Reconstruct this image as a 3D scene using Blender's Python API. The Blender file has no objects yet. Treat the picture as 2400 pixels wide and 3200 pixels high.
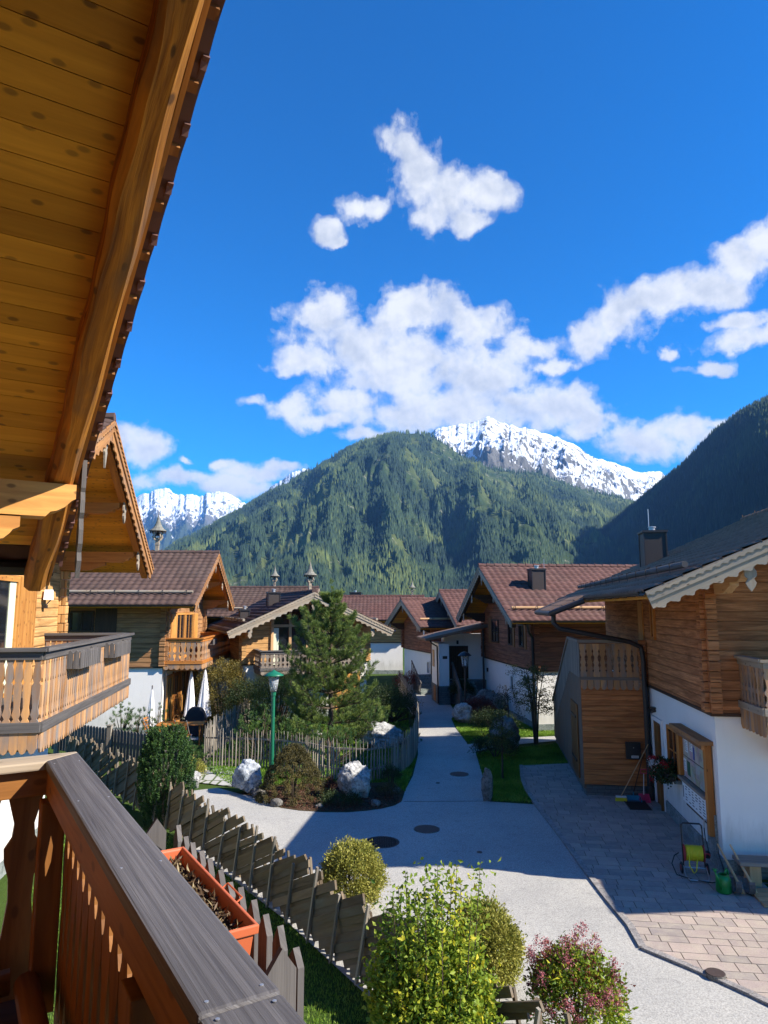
import bpy, math, random
import numpy as np
from mathutils import Vector, Matrix
PI = math.pi
rad = math.radians
rng = np.random.default_rng(7)
random.seed(7)
sc = bpy.context.scene
COL = sc.collection

# ------------------------------------------------------------ camera, sun, sky
CAM_Z = 5.0
F_PX, CX, CY, IMG_H = 1480.0, 829.5, 1106.0, 2212.0
PITCH = rad(8.0)
cam_d = bpy.data.cameras.new('camera')
cam_d.sensor_fit = 'VERTICAL'; cam_d.sensor_height = 36.0
cam_d.lens = F_PX / IMG_H * 36.0
cam_d.clip_start = 0.05; cam_d.clip_end = 60000
cam = bpy.data.objects.new('camera', cam_d); COL.objects.link(cam)
cam.location = (0, 0, CAM_Z); cam.rotation_euler = (rad(90) + PITCH, 0, 0)
sc.camera = cam

SUN_EL, SUN_AZ = rad(37.0), rad(108.0)      # azimuth of the sun clockwise from +Y
sun_dir = Vector((math.cos(SUN_EL) * math.sin(SUN_AZ), math.cos(SUN_EL) * math.cos(SUN_AZ), math.sin(SUN_EL)))
sd = bpy.data.lights.new('sun', 'SUN'); sd.energy = 5.0; sd.angle = rad(0.5); sd.color = (1.0, 0.925, 0.81)
sun = bpy.data.objects.new('sun', sd); COL.objects.link(sun)
sun.rotation_euler = (-sun_dir).to_track_quat('-Z', 'Y').to_euler()
sun.location = (30, -10, 40)

sc.view_settings.view_transform = 'Standard'
sc.view_settings.look = 'None'
sc.view_settings.exposure = 1.15
sc.view_settings.gamma = 1.0
sc.cycles.max_bounces = 6
sc.cycles.volume_bounces = 0
sc.cycles.transparent_max_bounces = 8

def ray(px, py):
    u = (px - CX) / F_PX; v = (CY - py) / F_PX
    return u, math.cos(PITCH) - v * math.sin(PITCH), v * math.cos(PITCH) + math.sin(PITCH)
def gnd(px, py, z=0.0):
    u, f, w = ray(px, py); t = (z - CAM_Z) / w
    return Vector((u * t, f * t, z))
def atY(px, py, Y):
    u, f, w = ray(px, py); t = Y / f
    return Vector((u * t, Y, CAM_Z + w * t))

HAZE = 5.4e-5
# ---- node helpers
class NT:
    def __init__(s, nt): s.nt = nt; nt.nodes.clear()
    def n(s, typ, **kw):
        nd = s.nt.nodes.new(typ)
        for k, v in kw.items():
            if k.startswith('i_'):
                key = k[2:]; key = int(key) if key.isdigit() else key.replace('_', ' ')
                nd.inputs[key].default_value = v
            else: setattr(nd, k, v)
        return nd
    def l(s, a, b): s.nt.links.new(a, b)
    def val(s, x, inp):
        if hasattr(x, 'is_output'): s.l(x, inp)
        else: inp.default_value = x
    def math(s, op, a, b=0.0, c=0.0, clamp=False):
        m = s.nt.nodes.new('ShaderNodeMath'); m.operation = op; m.use_clamp = clamp
        s.val(a, m.inputs[0]); s.val(b, m.inputs[1]); s.val(c, m.inputs[2]); return m.outputs[0]
    def mix(s, f, a, b, typ='MIX'):
        m = s.nt.nodes.new('ShaderNodeMix'); m.data_type = 'RGBA'; m.blend_type = typ
        s.val(f, m.inputs[0])
        for x, i in ((a, 6), (b, 7)):
            if hasattr(x, 'is_output'): s.l(x, m.inputs[i])
            else: m.inputs[i].default_value = (*x, 1) if len(x) == 3 else x
        return m.outputs[2]
    def ramp(s, fac, stops, interp='LINEAR'):
        r = s.nt.nodes.new('ShaderNodeValToRGB'); r.color_ramp.interpolation = interp
        els = r.color_ramp.elements
        while len(els) > len(stops): els.remove(els[-1])
        while len(els) < len(stops): els.new(0.5)
        for e, (p, c) in zip(els, stops):
            e.position = p; e.color = (c, c, c, 1) if isinstance(c, (int, float)) else (*c, 1)
        s.val(fac, r.inputs[0]); return r.outputs[0]
    def noise(s, vec, scale, detail=4, rough=0.55, dist=0.0):
        n = s.nt.nodes.new('ShaderNodeTexNoise'); n.inputs['Scale'].default_value = scale
        n.inputs['Detail'].default_value = detail; n.inputs['Roughness'].default_value = rough
        n.inputs['Distortion'].default_value = dist
        if vec is not None: s.l(vec, n.inputs['Vector'])
        return n.outputs[0]
    def mapping(s, vec, scale=(1, 1, 1), loc=(0, 0, 0), rot=(0, 0, 0)):
        m = s.nt.nodes.new('ShaderNodeMapping'); m.inputs['Scale'].default_value = scale
        m.inputs['Location'].default_value = loc; m.inputs['Rotation'].default_value = rot
        s.l(vec, m.inputs['Vector']); return m.outputs[0]

# ---- world: Nishita sky + cumulus clouds laid out by direction (azimuth / elevation)
world = bpy.data.worlds.new('World'); sc.world = world; world.use_nodes = True
w = NT(world.node_tree)
tc = w.n('ShaderNodeTexCoord')
sky = w.n('ShaderNodeTexSky'); sky.sky_type = 'NISHITA'; sky.sun_disc = False
sky.sun_elevation = SUN_EL; sky.sun_rotation = SUN_AZ
sky.altitude = 900; sky.air_density = 1.0; sky.dust_density = 0.25; sky.ozone_density = 3.0
skg = w.n('ShaderNodeGamma', i_Gamma=1.18); w.l(sky.outputs[0], skg.inputs['Color'])
skc = w.n('ShaderNodeHueSaturation', i_Saturation=1.95, i_Value=0.74, i_Hue=0.506); w.l(skg.outputs[0], skc.inputs['Color'])
sep = w.n('ShaderNodeSeparateXYZ'); w.l(tc.outputs['Generated'], sep.inputs[0])
azn = w.math('ARCTAN2', sep.outputs[0], sep.outputs[1])
eln = w.math('ARCSINE', sep.outputs[2])
cmb = w.n('ShaderNodeCombineXYZ'); w.l(azn, cmb.inputs[0]); w.l(eln, cmb.inputs[1])
nz1 = w.n('ShaderNodeTexNoise', i_Scale=9.0, i_Detail=6.0, i_Roughness=0.6); w.l(cmb.outputs[0], nz1.inputs['Vector'])
off = w.n('ShaderNodeVectorMath', operation='MULTIPLY_ADD'); w.l(nz1.outputs['Color'], off.inputs[0])
off.inputs[1].default_value = (0.085, 0.07, 0); 
sub = w.n('ShaderNodeVectorMath', operation='SUBTRACT'); w.l(cmb.outputs[0], sub.inputs[0]); sub.inputs[1].default_value = (0.0425, 0.035, 0)
w.l(sub.outputs[0], off.inputs[2])
pos = off.outputs[0]
CLOUDS = [(870,315,75,45),(905,385,75,55),(960,440,95,55),(1040,420,80,42),(1000,475,60,30),(790,455,62,30),(700,500,48,26),(722,522,25,14),
 (695,665,85,45),(760,740,130,60),(900,680,120,60),(1015,695,90,48),(880,790,180,85),(650,775,65,30),(1050,800,150,62),(1140,755,60,34),(1180,795,60,22),
 (760,865,100,46),(645,880,62,28),(700,905,80,26),(1000,870,210,66),(1200,890,110,52),(1265,930,80,26),(860,900,150,40),
 (1270,720,70,48),(1330,680,90,56),(1430,650,120,50),(1530,620,120,50),(1600,570,75,55),(1655,525,60,50),(1600,735,110,26),(1535,790,60,18),(1457,765,18,14),(1590,700,80,20),
 (1400,965,105,45),(1480,930,90,36),(1545,902,45,18),
 (545,860,45,17),(318,960,58,46),(265,935,40,36),(490,1005,26,16),(415,997,18,10),(400,1040,110,24),(560,1025,75,26),(775,950,60,18),(520,1060,100,25),(600,1010,60,20)]
best = None; low = None
for (px, py, rx, ry) in CLOUDS:
    u, f, z = ray(px, py); az = math.atan2(u, f); el = math.asin(z / math.sqrt(u*u + f*f + z*z))
    k = 1.0 / F_PX / (1 + ((px-CX)**2 + (py-CY)**2) / F_PX**2) ** 0.5
    s_ = w.n('ShaderNodeVectorMath', operation='SUBTRACT'); w.l(pos, s_.inputs[0]); s_.inputs[1].default_value = (az, el, 0)
    m_ = w.n('ShaderNodeVectorMath', operation='MULTIPLY'); w.l(s_.outputs[0], m_.inputs[0]); m_.inputs[1].default_value = (1/(rx*k*1.25), 1/(ry*k*1.25), 0)
    l_ = w.n('ShaderNodeVectorMath', operation='LENGTH'); w.l(m_.outputs[0], l_.inputs[0])
    d_ = w.math('SUBTRACT', 1.0, l_.outputs['Value'])
    if best is None: best = d_
    else: best = w.math('SMOOTH_MAX', best, d_, 0.18)
nz2 = w.noise(cmb.outputs[0], 19.0, 9, 0.58, 0.15)
dens = w.math('ADD', best, w.math('MULTIPLY', w.math('SUBTRACT', nz2, 0.5), 2.1))
cmask = w.ramp(w.math('ADD', dens, 0.0), [(0.04, 0.0), (0.24, 0.28), (0.44, 0.80), (0.70, 1.0)])
nA = w.noise(cmb.outputs[0], 9.0, 5, 0.5, 0.1); nB = w.noise(w.mapping(cmb.outputs[0], loc=(0.012, 0.022, 0)), 9.0, 5, 0.5, 0.1)
nA2 = w.noise(cmb.outputs[0], 45.0, 5, 0.55); nB2 = w.noise(w.mapping(cmb.outputs[0], loc=(0.004, 0.006, 0)), 45.0, 5, 0.55)
rel_ = w.math('ADD', w.math('MULTIPLY', w.math('SUBTRACT', nA, nB), 1.9), w.math('MULTIPLY', w.math('SUBTRACT', nA2, nB2), 0.5))
lit = w.math('ADD', w.math('ADD', rel_, 0.66), w.math('MULTIPLY', best, -0.16))
shade = w.ramp(lit, [(0.18, (0.60, 0.65, 0.76)), (0.45, (0.80, 0.83, 0.90)), (0.68, (0.97, 0.98, 1.0)), (0.9, (1.0, 1.0, 1.0))])  # sun-side and shaded relief of the clouds, painted into their colour
bgs = w.n('ShaderNodeBackground'); w.l(skc.outputs[0], bgs.inputs[0]); bgs.inputs[1].default_value = 0.115
bgc = w.n('ShaderNodeBackground'); w.l(shade, bgc.inputs[0]); bgc.inputs[1].default_value = 0.47
mx = w.n('ShaderNodeMixShader'); w.l(cmask, mx.inputs[0]); w.l(bgs.outputs[0], mx.inputs[1]); w.l(bgc.outputs[0], mx.inputs[2])
wo = w.n('ShaderNodeOutputWorld'); w.l(mx.outputs[0], wo.inputs[0])

# ------------------------------------------------------------ materials
MATS = {}
def mat(name, rough=0.8, spec=0.3):
    m = bpy.data.materials.new(name); m.use_nodes = True
    t = NT(m.node_tree)
    b = t.n('ShaderNodeBsdfPrincipled'); b.inputs['Roughness'].default_value = rough
    b.inputs['Specular IOR Level'].default_value = spec
    o = t.n('ShaderNodeOutputMaterial'); t.l(b.outputs[0], o.inputs[0])
    MATS[name] = m
    return m, t, b
def bump(t, b, h, strength=0.4, dist=0.01):
    n = t.n('ShaderNodeBump'); n.inputs['Strength'].default_value = strength; n.inputs['Distance'].default_value = dist
    t.l(h, n.inputs['Height']); t.l(n.outputs[0], b.inputs['Normal'])
def uvn(t): return t.n('ShaderNodeTexCoord').outputs['UV']
def obj_co(t): return t.n('ShaderNodeTexCoord').outputs['Object']

def wood(name, light, dark, rough=0.75, knots=0.0, grain=26.0, grey=None, gamt=0.5, bstr=0.35, vary=0.25):
    m, t, b = mat(name, rough, 0.25)
    uv = uvn(t)
    g = t.noise(t.mapping(uv, (1.1, grain, 1)), 1.0, 5, 0.65, 0.6)
    g2 = t.noise(t.mapping(uv, (0.35, 5.0, 1)), 1.0, 3, 0.5, 1.2)
    c = t.mix(t.ramp(g, [(0.32, 1.0), (0.68, 0.0)]), light, dark)
    c = t.mix(t.math('MULTIPLY', t.ramp(g2, [(0.35, 0.0), (0.7, 1.0)]), 0.55), c, tuple(x * 0.6 for x in dark))
    if knots > 0:
        v = t.n('ShaderNodeTexVoronoi', i_Scale=1.0, voronoi_dimensions='2D'); t.l(t.mapping(uv, (4.6, 9.0, 1)), v.inputs['Vector'])
        sel = t.n('ShaderNodeSeparateColor'); t.l(v.outputs['Color'], sel.inputs[0])
        k = t.math('MULTIPLY', t.ramp(v.outputs['Distance'], [(0.09, 1.0), (0.16, 0.0)]), t.math('GREATER_THAN', sel.outputs[0], 1 - knots))
        c = t.mix(t.math('MULTIPLY', k, 0.85), c, (0.07, 0.03, 0.012))
    bn = t.noise(t.mapping(uv, (0.02, 0.05, 1), loc=(3.3, 1.7, 0)), 5.0, 0, 0.5)
    c = t.mix(vary, c, t.ramp(bn, [(0.3, tuple(x * 0.5 for x in dark)), (0.7, tuple(min(1, x * 1.25) for x in light))]))
    if grey is not None:
        gn = t.noise(t.mapping(uv, (0.9, 3.5, 1)), 1.3, 4, 0.6)
        gc = t.mix(g, tuple(x * 1.25 for x in grey), tuple(x * 0.55 for x in grey))
        c = t.mix(t.ramp(gn, [(max(0.02, 0.62 - gamt), 0.0), (min(0.98, 0.80 - gamt * 0.6), 1.0)]), c, gc)
    t.l(c, b.inputs['Base Color']); bump(t, b, g, bstr, 0.006)
    return m

def logwall(name, light, dark, course=0.2, grey=None, gamt=0.4, gr=.75):
    m, t, b = mat(name, 0.8, 0.2)
    uv = uvn(t); s = t.n('ShaderNodeSeparateXYZ'); t.l(uv, s.inputs[0])
    q = t.math('DIVIDE', s.outputs[1], course); row = t.math('FLOOR', q); fr = t.math('FRACT', q)
    cb = t.n('ShaderNodeCombineXYZ'); t.l(t.math('ADD', s.outputs[0], t.math('MULTIPLY', row, 7.31)), cb.inputs[0]); t.l(s.outputs[1], cb.inputs[1])
    wn = t.n('ShaderNodeTexWhiteNoise', noise_dimensions='1D'); t.l(row, wn.inputs['W'])
    g = t.noise(t.mapping(cb.outputs[0], (1.0, 28.0, 1)), 1.0, 6, 0.7, 1.0)
    g2 = t.noise(t.mapping(cb.outputs[0], (0.7, 5.0, 1)), 1.0, 4, 0.6, 1.0)
    c = t.mix(t.ramp(g, [(0.38, 1.0), (0.62, 0.0)]), light, dark)
    c = t.mix(t.math('MULTIPLY', t.ramp(g2, [(0.42, 0.0), (0.66, 1.0)]), 0.75), c, tuple(x * 0.45 for x in dark))
    c = t.mix(t.math('MULTIPLY', wn.outputs[0], 0.35), c, tuple(x * 0.75 for x in dark))
    if grey is not None:
        gn = t.noise(cb.outputs[0], 0.9, 5, 0.6)
        c = t.mix(t.math('MULTIPLY', t.ramp(gn, [(0.35, 0.0), (0.7, 1.0)]), gamt), c, grey)
    edge = t.math('MINIMUM', fr, t.math('SUBTRACT', 1.0, fr))
    groove = t.ramp(edge, [(0.0, 0.0), (0.07, 1.0)])
    c = t.mix(t.math('MULTIPLY', t.math('SUBTRACT', 1.0, groove), gr), c, tuple(x * 0.25 for x in dark))
    t.l(c, b.inputs['Base Color'])
    h = t.math('ADD', t.ramp(edge, [(0.0, 0.0), (0.12, 0.9), (0.5, 1.0)]), t.math('MULTIPLY', g, 0.35))
    bump(t, b, h, 0.8, 0.02)
    return m

def flat(name, col, rough=0.6, spec=0.4, metal=0.0, nscale=8.0, amt=0.15, bstr=0.0):
    m, t, b = mat(name, rough, spec)
    n = t.noise(obj_co(t), nscale, 5, 0.6)
    c = t.mix(n, tuple(x * (1 - amt) for x in col), tuple(min(1, x * (1 + amt)) for x in col))
    t.l(c, b.inputs['Base Color']); b.inputs['Metallic'].default_value = metal
    if bstr: bump(t, b, n, bstr, 0.02)
    return m

def leafmat(name, c1, c2, c3=None, trans=0.25, rough=0.55):
    m, t, b = mat(name, rough, 0.3)
    a = t.n('ShaderNodeAttribute'); a.attribute_name = 'rnd'
    stops = [(0.0, c1), (0.6, c2)] + ([(1.0, c3)] if c3 else [])
    c = t.ramp(a.outputs['Fac'], stops); t.l(c, b.inputs['Base Color'])
    tr = t.n('ShaderNodeBsdfTranslucent'); t.l(c, tr.inputs[0])
    ms = t.n('ShaderNodeMixShader'); ms.inputs[0].default_value = trans
    t.l(b.outputs[0], ms.inputs[1]); t.l(tr.outputs[0], ms.inputs[2])
    o = [x for x in t.nt.nodes if x.type == 'OUTPUT_MATERIAL'][0]; t.l(ms.outputs[0], o.inputs[0])
    return m

M_soffit = wood('soffit_pine', (0.80, 0.37, 0.035), (0.52, 0.21, 0.014), 0.5, knots=0.8, grain=16, bstr=0.15, vary=0.35)
M_beam = wood('old_rafter_wood', (0.85, 0.33, 0.04), (0.17, 0.05, 0.012), 0.7, knots=0.35, grain=17, grey=(0.22, 0.12, 0.06), gamt=0.12, bstr=1.4, vary=0.1)
M_honey = wood('honey_wood', (0.74, 0.38, 0.10), (0.40, 0.15, 0.035), 0.6, knots=0.45, grain=11)
M_orange = wood('orange_wood', (0.62, 0.25, 0.055), (0.36, 0.12, 0.025), 0.65, knots=0.2, grain=14)
M_greywood = wood('weathered_grey_wood', (0.17, 0.155, 0.145), (0.075, 0.068, 0.066), 0.8, grain=34, bstr=0.5, vary=0.15)
M_rail = wood('rail_grey_wood', (0.165, 0.155, 0.155), (0.06, 0.055, 0.057), 0.55, grain=70, bstr=0.5, vary=0.1)
M_barge = wood('weathered_bargeboard', (0.52, 0.42, 0.30), (0.27, 0.205, 0.14), 0.8, knots=0.3, grain=16, grey=(0.31, 0.28, 0.23), gamt=0.22)
M_bargebr = wood('brown_bargeboard', (0.50, 0.25, 0.09), (0.24, 0.10, 0.04), 0.75, knots=0.2, grain=14, grey=(0.25, 0.2, 0.16), gamt=0.12)
M_slat = wood('balcony_slat_wood', (0.62, 0.33, 0.13), (0.34, 0.15, 0.055), 0.7, grain=20, grey=(0.24, 0.21, 0.19), gamt=0.22, vary=0.55)
M_slatgrey = wood('grey_slat_wood', (0.34, 0.28, 0.22), (0.18, 0.14, 0.11), 0.8, grain=20, vary=0.3)
M_balu = wood('baluster_wood', (0.34, 0.145, 0.036), (0.12, 0.045, 0.012), 0.6, knots=0.3, grain=14, vary=0.2)
M_pale = wood('pale_larch', (0.66, 0.42, 0.22), (0.50, 0.28, 0.12), 0.7, knots=0.15, grain=18)
M_plank = wood('fence_plank_wood', (0.24, 0.18, 0.115), (0.09, 0.065, 0.042), 0.9, grain=18, grey=(0.16, 0.15, 0.12), gamt=0.15, bstr=1.0, vary=0.4)
M_picket = wood('round_picket_wood', (0.36, 0.32, 0.26), (0.15, 0.125, 0.10), 0.9, grain=24, bstr=0.8, vary=0.4)
M_dkwood = wood('dark_stained_wood', (0.10, 0.055, 0.03), (0.04, 0.022, 0.013), 0.7, grain=18)
L_D = logwall('reddish_log_wall', (0.66, 0.28, 0.11), (0.36, 0.13, 0.045), 0.19, gr=.5)
L_E = logwall('dark_red_log_wall', (0.46, 0.18, 0.085), (0.22, 0.075, 0.038), 0.2, grey=(0.16, 0.09, 0.06), gamt=0.4)
L_B = logwall('grey_brown_log_wall', (0.56, 0.29, 0.12), (0.30, 0.14, 0.05), 0.2, grey=(0.34, 0.22, 0.14), gamt=0.35)
L_C = logwall('golden_log_wall', (0.74, 0.44, 0.18), (0.55, 0.29, 0.10), 0.2)
L_O = logwall('orange_log_wall', (0.60, 0.25, 0.07), (0.33, 0.12, 0.03), 0.2)
L_box = logwall('plank_cladding', (0.74, 0.29, 0.095), (0.48, 0.16, 0.05), 0.14, gr=.3)
M_glass = mat('window_glass', 0.06, 0.8)[0]; MATS['window_glass'].node_tree.nodes['Principled BSDF'].inputs['Base Color'].default_value = (0.012, 0.014, 0.018, 1)
M_black = flat('black_metal', (0.022, 0.018, 0.018), 0.45, 0.5)
M_gutter = flat('dark_brown_gutter', (0.035, 0.03, 0.03), 0.4, 0.5, 0.3)
M_chim = flat('brown_sheet_metal', (0.055, 0.042, 0.036), 0.5, 0.4, 0.2)
M_steel = flat('galvanised_steel', (0.45, 0.45, 0.45), 0.4, 0.5, 0.7)
M_cloth = flat('white_cloth', (0.78, 0.76, 0.76), 0.9, 0.1)
M_curt = flat('pale_curtain', (0.62, 0.66, 0.50), 0.9, 0.1)
M_terra = flat('terracotta_plastic', (0.50, 0.12, 0.045), 0.45, 0.4, amt=0.06)
M_green = flat('green_lamp_paint', (0.012, 0.14, 0.075), 0.35, 0.5, amt=0.1)
M_can = flat('green_plastic', (0.01, 0.20, 0.035), 0.35, 0.5, amt=0.1)
M_yellow = flat('yellow_plastic', (0.72, 0.58, 0.02), 0.5, 0.4)
M_teal = flat('teal_plastic', (0.02, 0.22, 0.34), 0.5, 0.4)
M_pink = flat('pink_plastic', (0.65, 0.05, 0.13), 0.5, 0.4)
M_red = flat('red_plastic', (0.35, 0.03, 0.03), 0.5, 0.4)
M_paper = flat('white_paper', (0.78, 0.78, 0.76), 0.8, 0.2, amt=0.03)
M_grill = flat('black_cover_fabric', (0.02, 0.022, 0.028), 0.7, 0.3, bstr=0.4, nscale=5)
M_bark = wood('bark', (0.13, 0.095, 0.065), (0.05, 0.036, 0.026), 0.95, grain=10, bstr=1.2)

def plaster():
    m, t, b = mat('white_render', 0.9, 0.15)
    oc = obj_co(t); n = t.noise(oc, 1.1, 6, 0.6); n2 = t.noise(oc, 60, 3, 0.6)
    sp = t.n('ShaderNodeSeparateXYZ'); t.l(oc, sp.inputs[0]); n3 = t.noise(t.mapping(oc, (2.5, 2.5, .5)), 2.0, 6, .65)
    dirt = t.math('MULTIPLY', t.ramp(t.math('ADD', sp.outputs[2], t.math('MULTIPLY', n3, -1.2)), [(0.0, .55), (0.45, 0.0)]), n3); c = t.mix(n, (0.76, 0.735, 0.69), (0.85, 0.825, 0.78)); c = t.mix(t.ramp(n3, [(.55, 0.0), (.8, .16)]), c, (.50, .47, .42))
    t.l(t.mix(dirt, c, (.33, .30, .25)), b.inputs['Base Color']); bump(t, b, t.math('ADD', t.math('MULTIPLY', n2, 0.4), n), 0.35, 0.02)
    return m
M_white = plaster()
def stone(name, a, c_, scale=3.0, bstr=1.0):
    m, t, b = mat(name, 0.9, 0.2); oc = obj_co(t)
    n = t.noise(oc, scale, 9, 0.68, 0.6); n2 = t.noise(oc, scale * 5, 8, 0.75)
    c = t.mix(t.ramp(n, [(0.38, 0.0), (0.60, 1.0)]), a, c_)
    c = t.mix(t.ramp(n2, [(0.48, 0.0), (0.66, 0.85)]), c, tuple(x * 0.35 for x in a))
    t.l(c, b.inputs['Base Color']); bump(t, b, t.math('ADD', n, t.math('MULTIPLY', n2, 0.6)), bstr, 0.06)
    return m
M_rock = stone('pale_boulder', (0.22, 0.22, 0.21), (0.58, 0.57, 0.54), 2.6)
M_rock2 = stone('blue_white_boulder', (0.17, 0.21, 0.26), (0.62, 0.64, 0.65), 2.2)
M_rock3 = stone('brown_grey_rock', (0.13, 0.12, 0.105), (0.30, 0.28, 0.25), 4)
M_slate = stone('grey_green_stone_slab', (0.17, 0.20, 0.19), (0.30, 0.33, 0.31), 5, 0.3)
def masonry():
    m, t, b = mat('grey_stone_masonry', 0.9, 0.2); uv = uvn(t)
    br = t.n('ShaderNodeTexBrick', offset=0.4, squash=0.7, squash_frequency=3); t.l(uv, br.inputs['Vector'])
    br.inputs['Scale'].default_value = 1; br.inputs['Brick Width'].default_value = 0.34; br.inputs['Row Height'].default_value = 0.095
    br.inputs['Mortar Size'].default_value = 0.008; br.inputs['Color1'].default_value = (0.20, 0.20, 0.19, 1); br.inputs['Color2'].default_value = (0.10, 0.11, 0.11, 1); br.inputs['Mortar'].default_value = (0.03, 0.03, 0.03, 1)
    n = t.noise(obj_co(t), 14, 6, 0.65)
    t.l(t.mix(0.5, br.outputs[0], t.mix(n, (0.06, 0.07, 0.07), (0.26, 0.26, 0.24))), b.inputs['Base Color'])
    bump(t, b, t.math('SUBTRACT', n, br.outputs[1]), 0.9, 0.03); return m
M_mason = masonry()
def tiles(name, a, c_):
    m, t, b = mat(name, 0.75, 0.2); oc = obj_co(t)
    n = t.noise(oc, 2.5, 6, 0.7); n2 = t.noise(oc, 0.5, 3, 0.5)
    c = t.mix(n, a, c_); c = t.mix(t.math('MULTIPLY', t.ramp(n2, [(0.5, 0.0), (0.8, 1.0)]), 0.4), c, (0.10, 0.085, 0.07))
    wn = t.n('ShaderNodeTexWhiteNoise', noise_dimensions='2D')
    uv = uvn(t); fl = t.n('ShaderNodeVectorMath', operation='FLOOR'); t.l(uv, fl.inputs[0]); t.l(fl.outputs[0], wn.inputs['Vector'])
    c = t.mix(t.math('MULTIPLY', wn.outputs[0], 0.45), c, tuple(x * 0.5 for x in a))
    t.l(c, b.inputs['Base Color']); bump(t, b, n, 0.2, 0.01); return m
M_tile = tiles('brown_roof_tile', (0.085, 0.052, 0.042), (0.14, 0.088, 0.072))
M_tiledk = tiles('dark_roof_tile', (0.19, 0.115, 0.075), (0.29, 0.18, 0.12))
M_tilered = tiles('red_brown_roof_tile', (0.105, 0.050, 0.042), (0.165, 0.082, 0.068))
M_shingle = wood('grey_shingle', (0.30, 0.29, 0.24), (0.15, 0.14, 0.115), 0.9, grain=12)
# ------------------------------------------------------------ mesh helpers
def link(o, parent=None):
    COL.objects.link(o)
    if parent is not None: o.parent = parent
    return o
def tag(o, label, cat, group=None):
    o['label'] = label; o['category'] = cat
    if group: o['group'] = group
    return o
def kind(o, k): o['kind'] = k; return o
def thing(name, label, cat, loc=(0, 0, 0), rz=0.0, group=None):
    o = bpy.data.objects.new(name, None); o.empty_display_size = 0.3
    o.location = loc; o.rotation_euler = (0, 0, rz); link(o)
    return tag(o, label, cat, group)

V3 = lambda *a: np.array(a if len(a) == 3 else a[0], float)
def unit(v): v = np.asarray(v, float); return v / (np.linalg.norm(v) + 1e-12)

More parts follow.
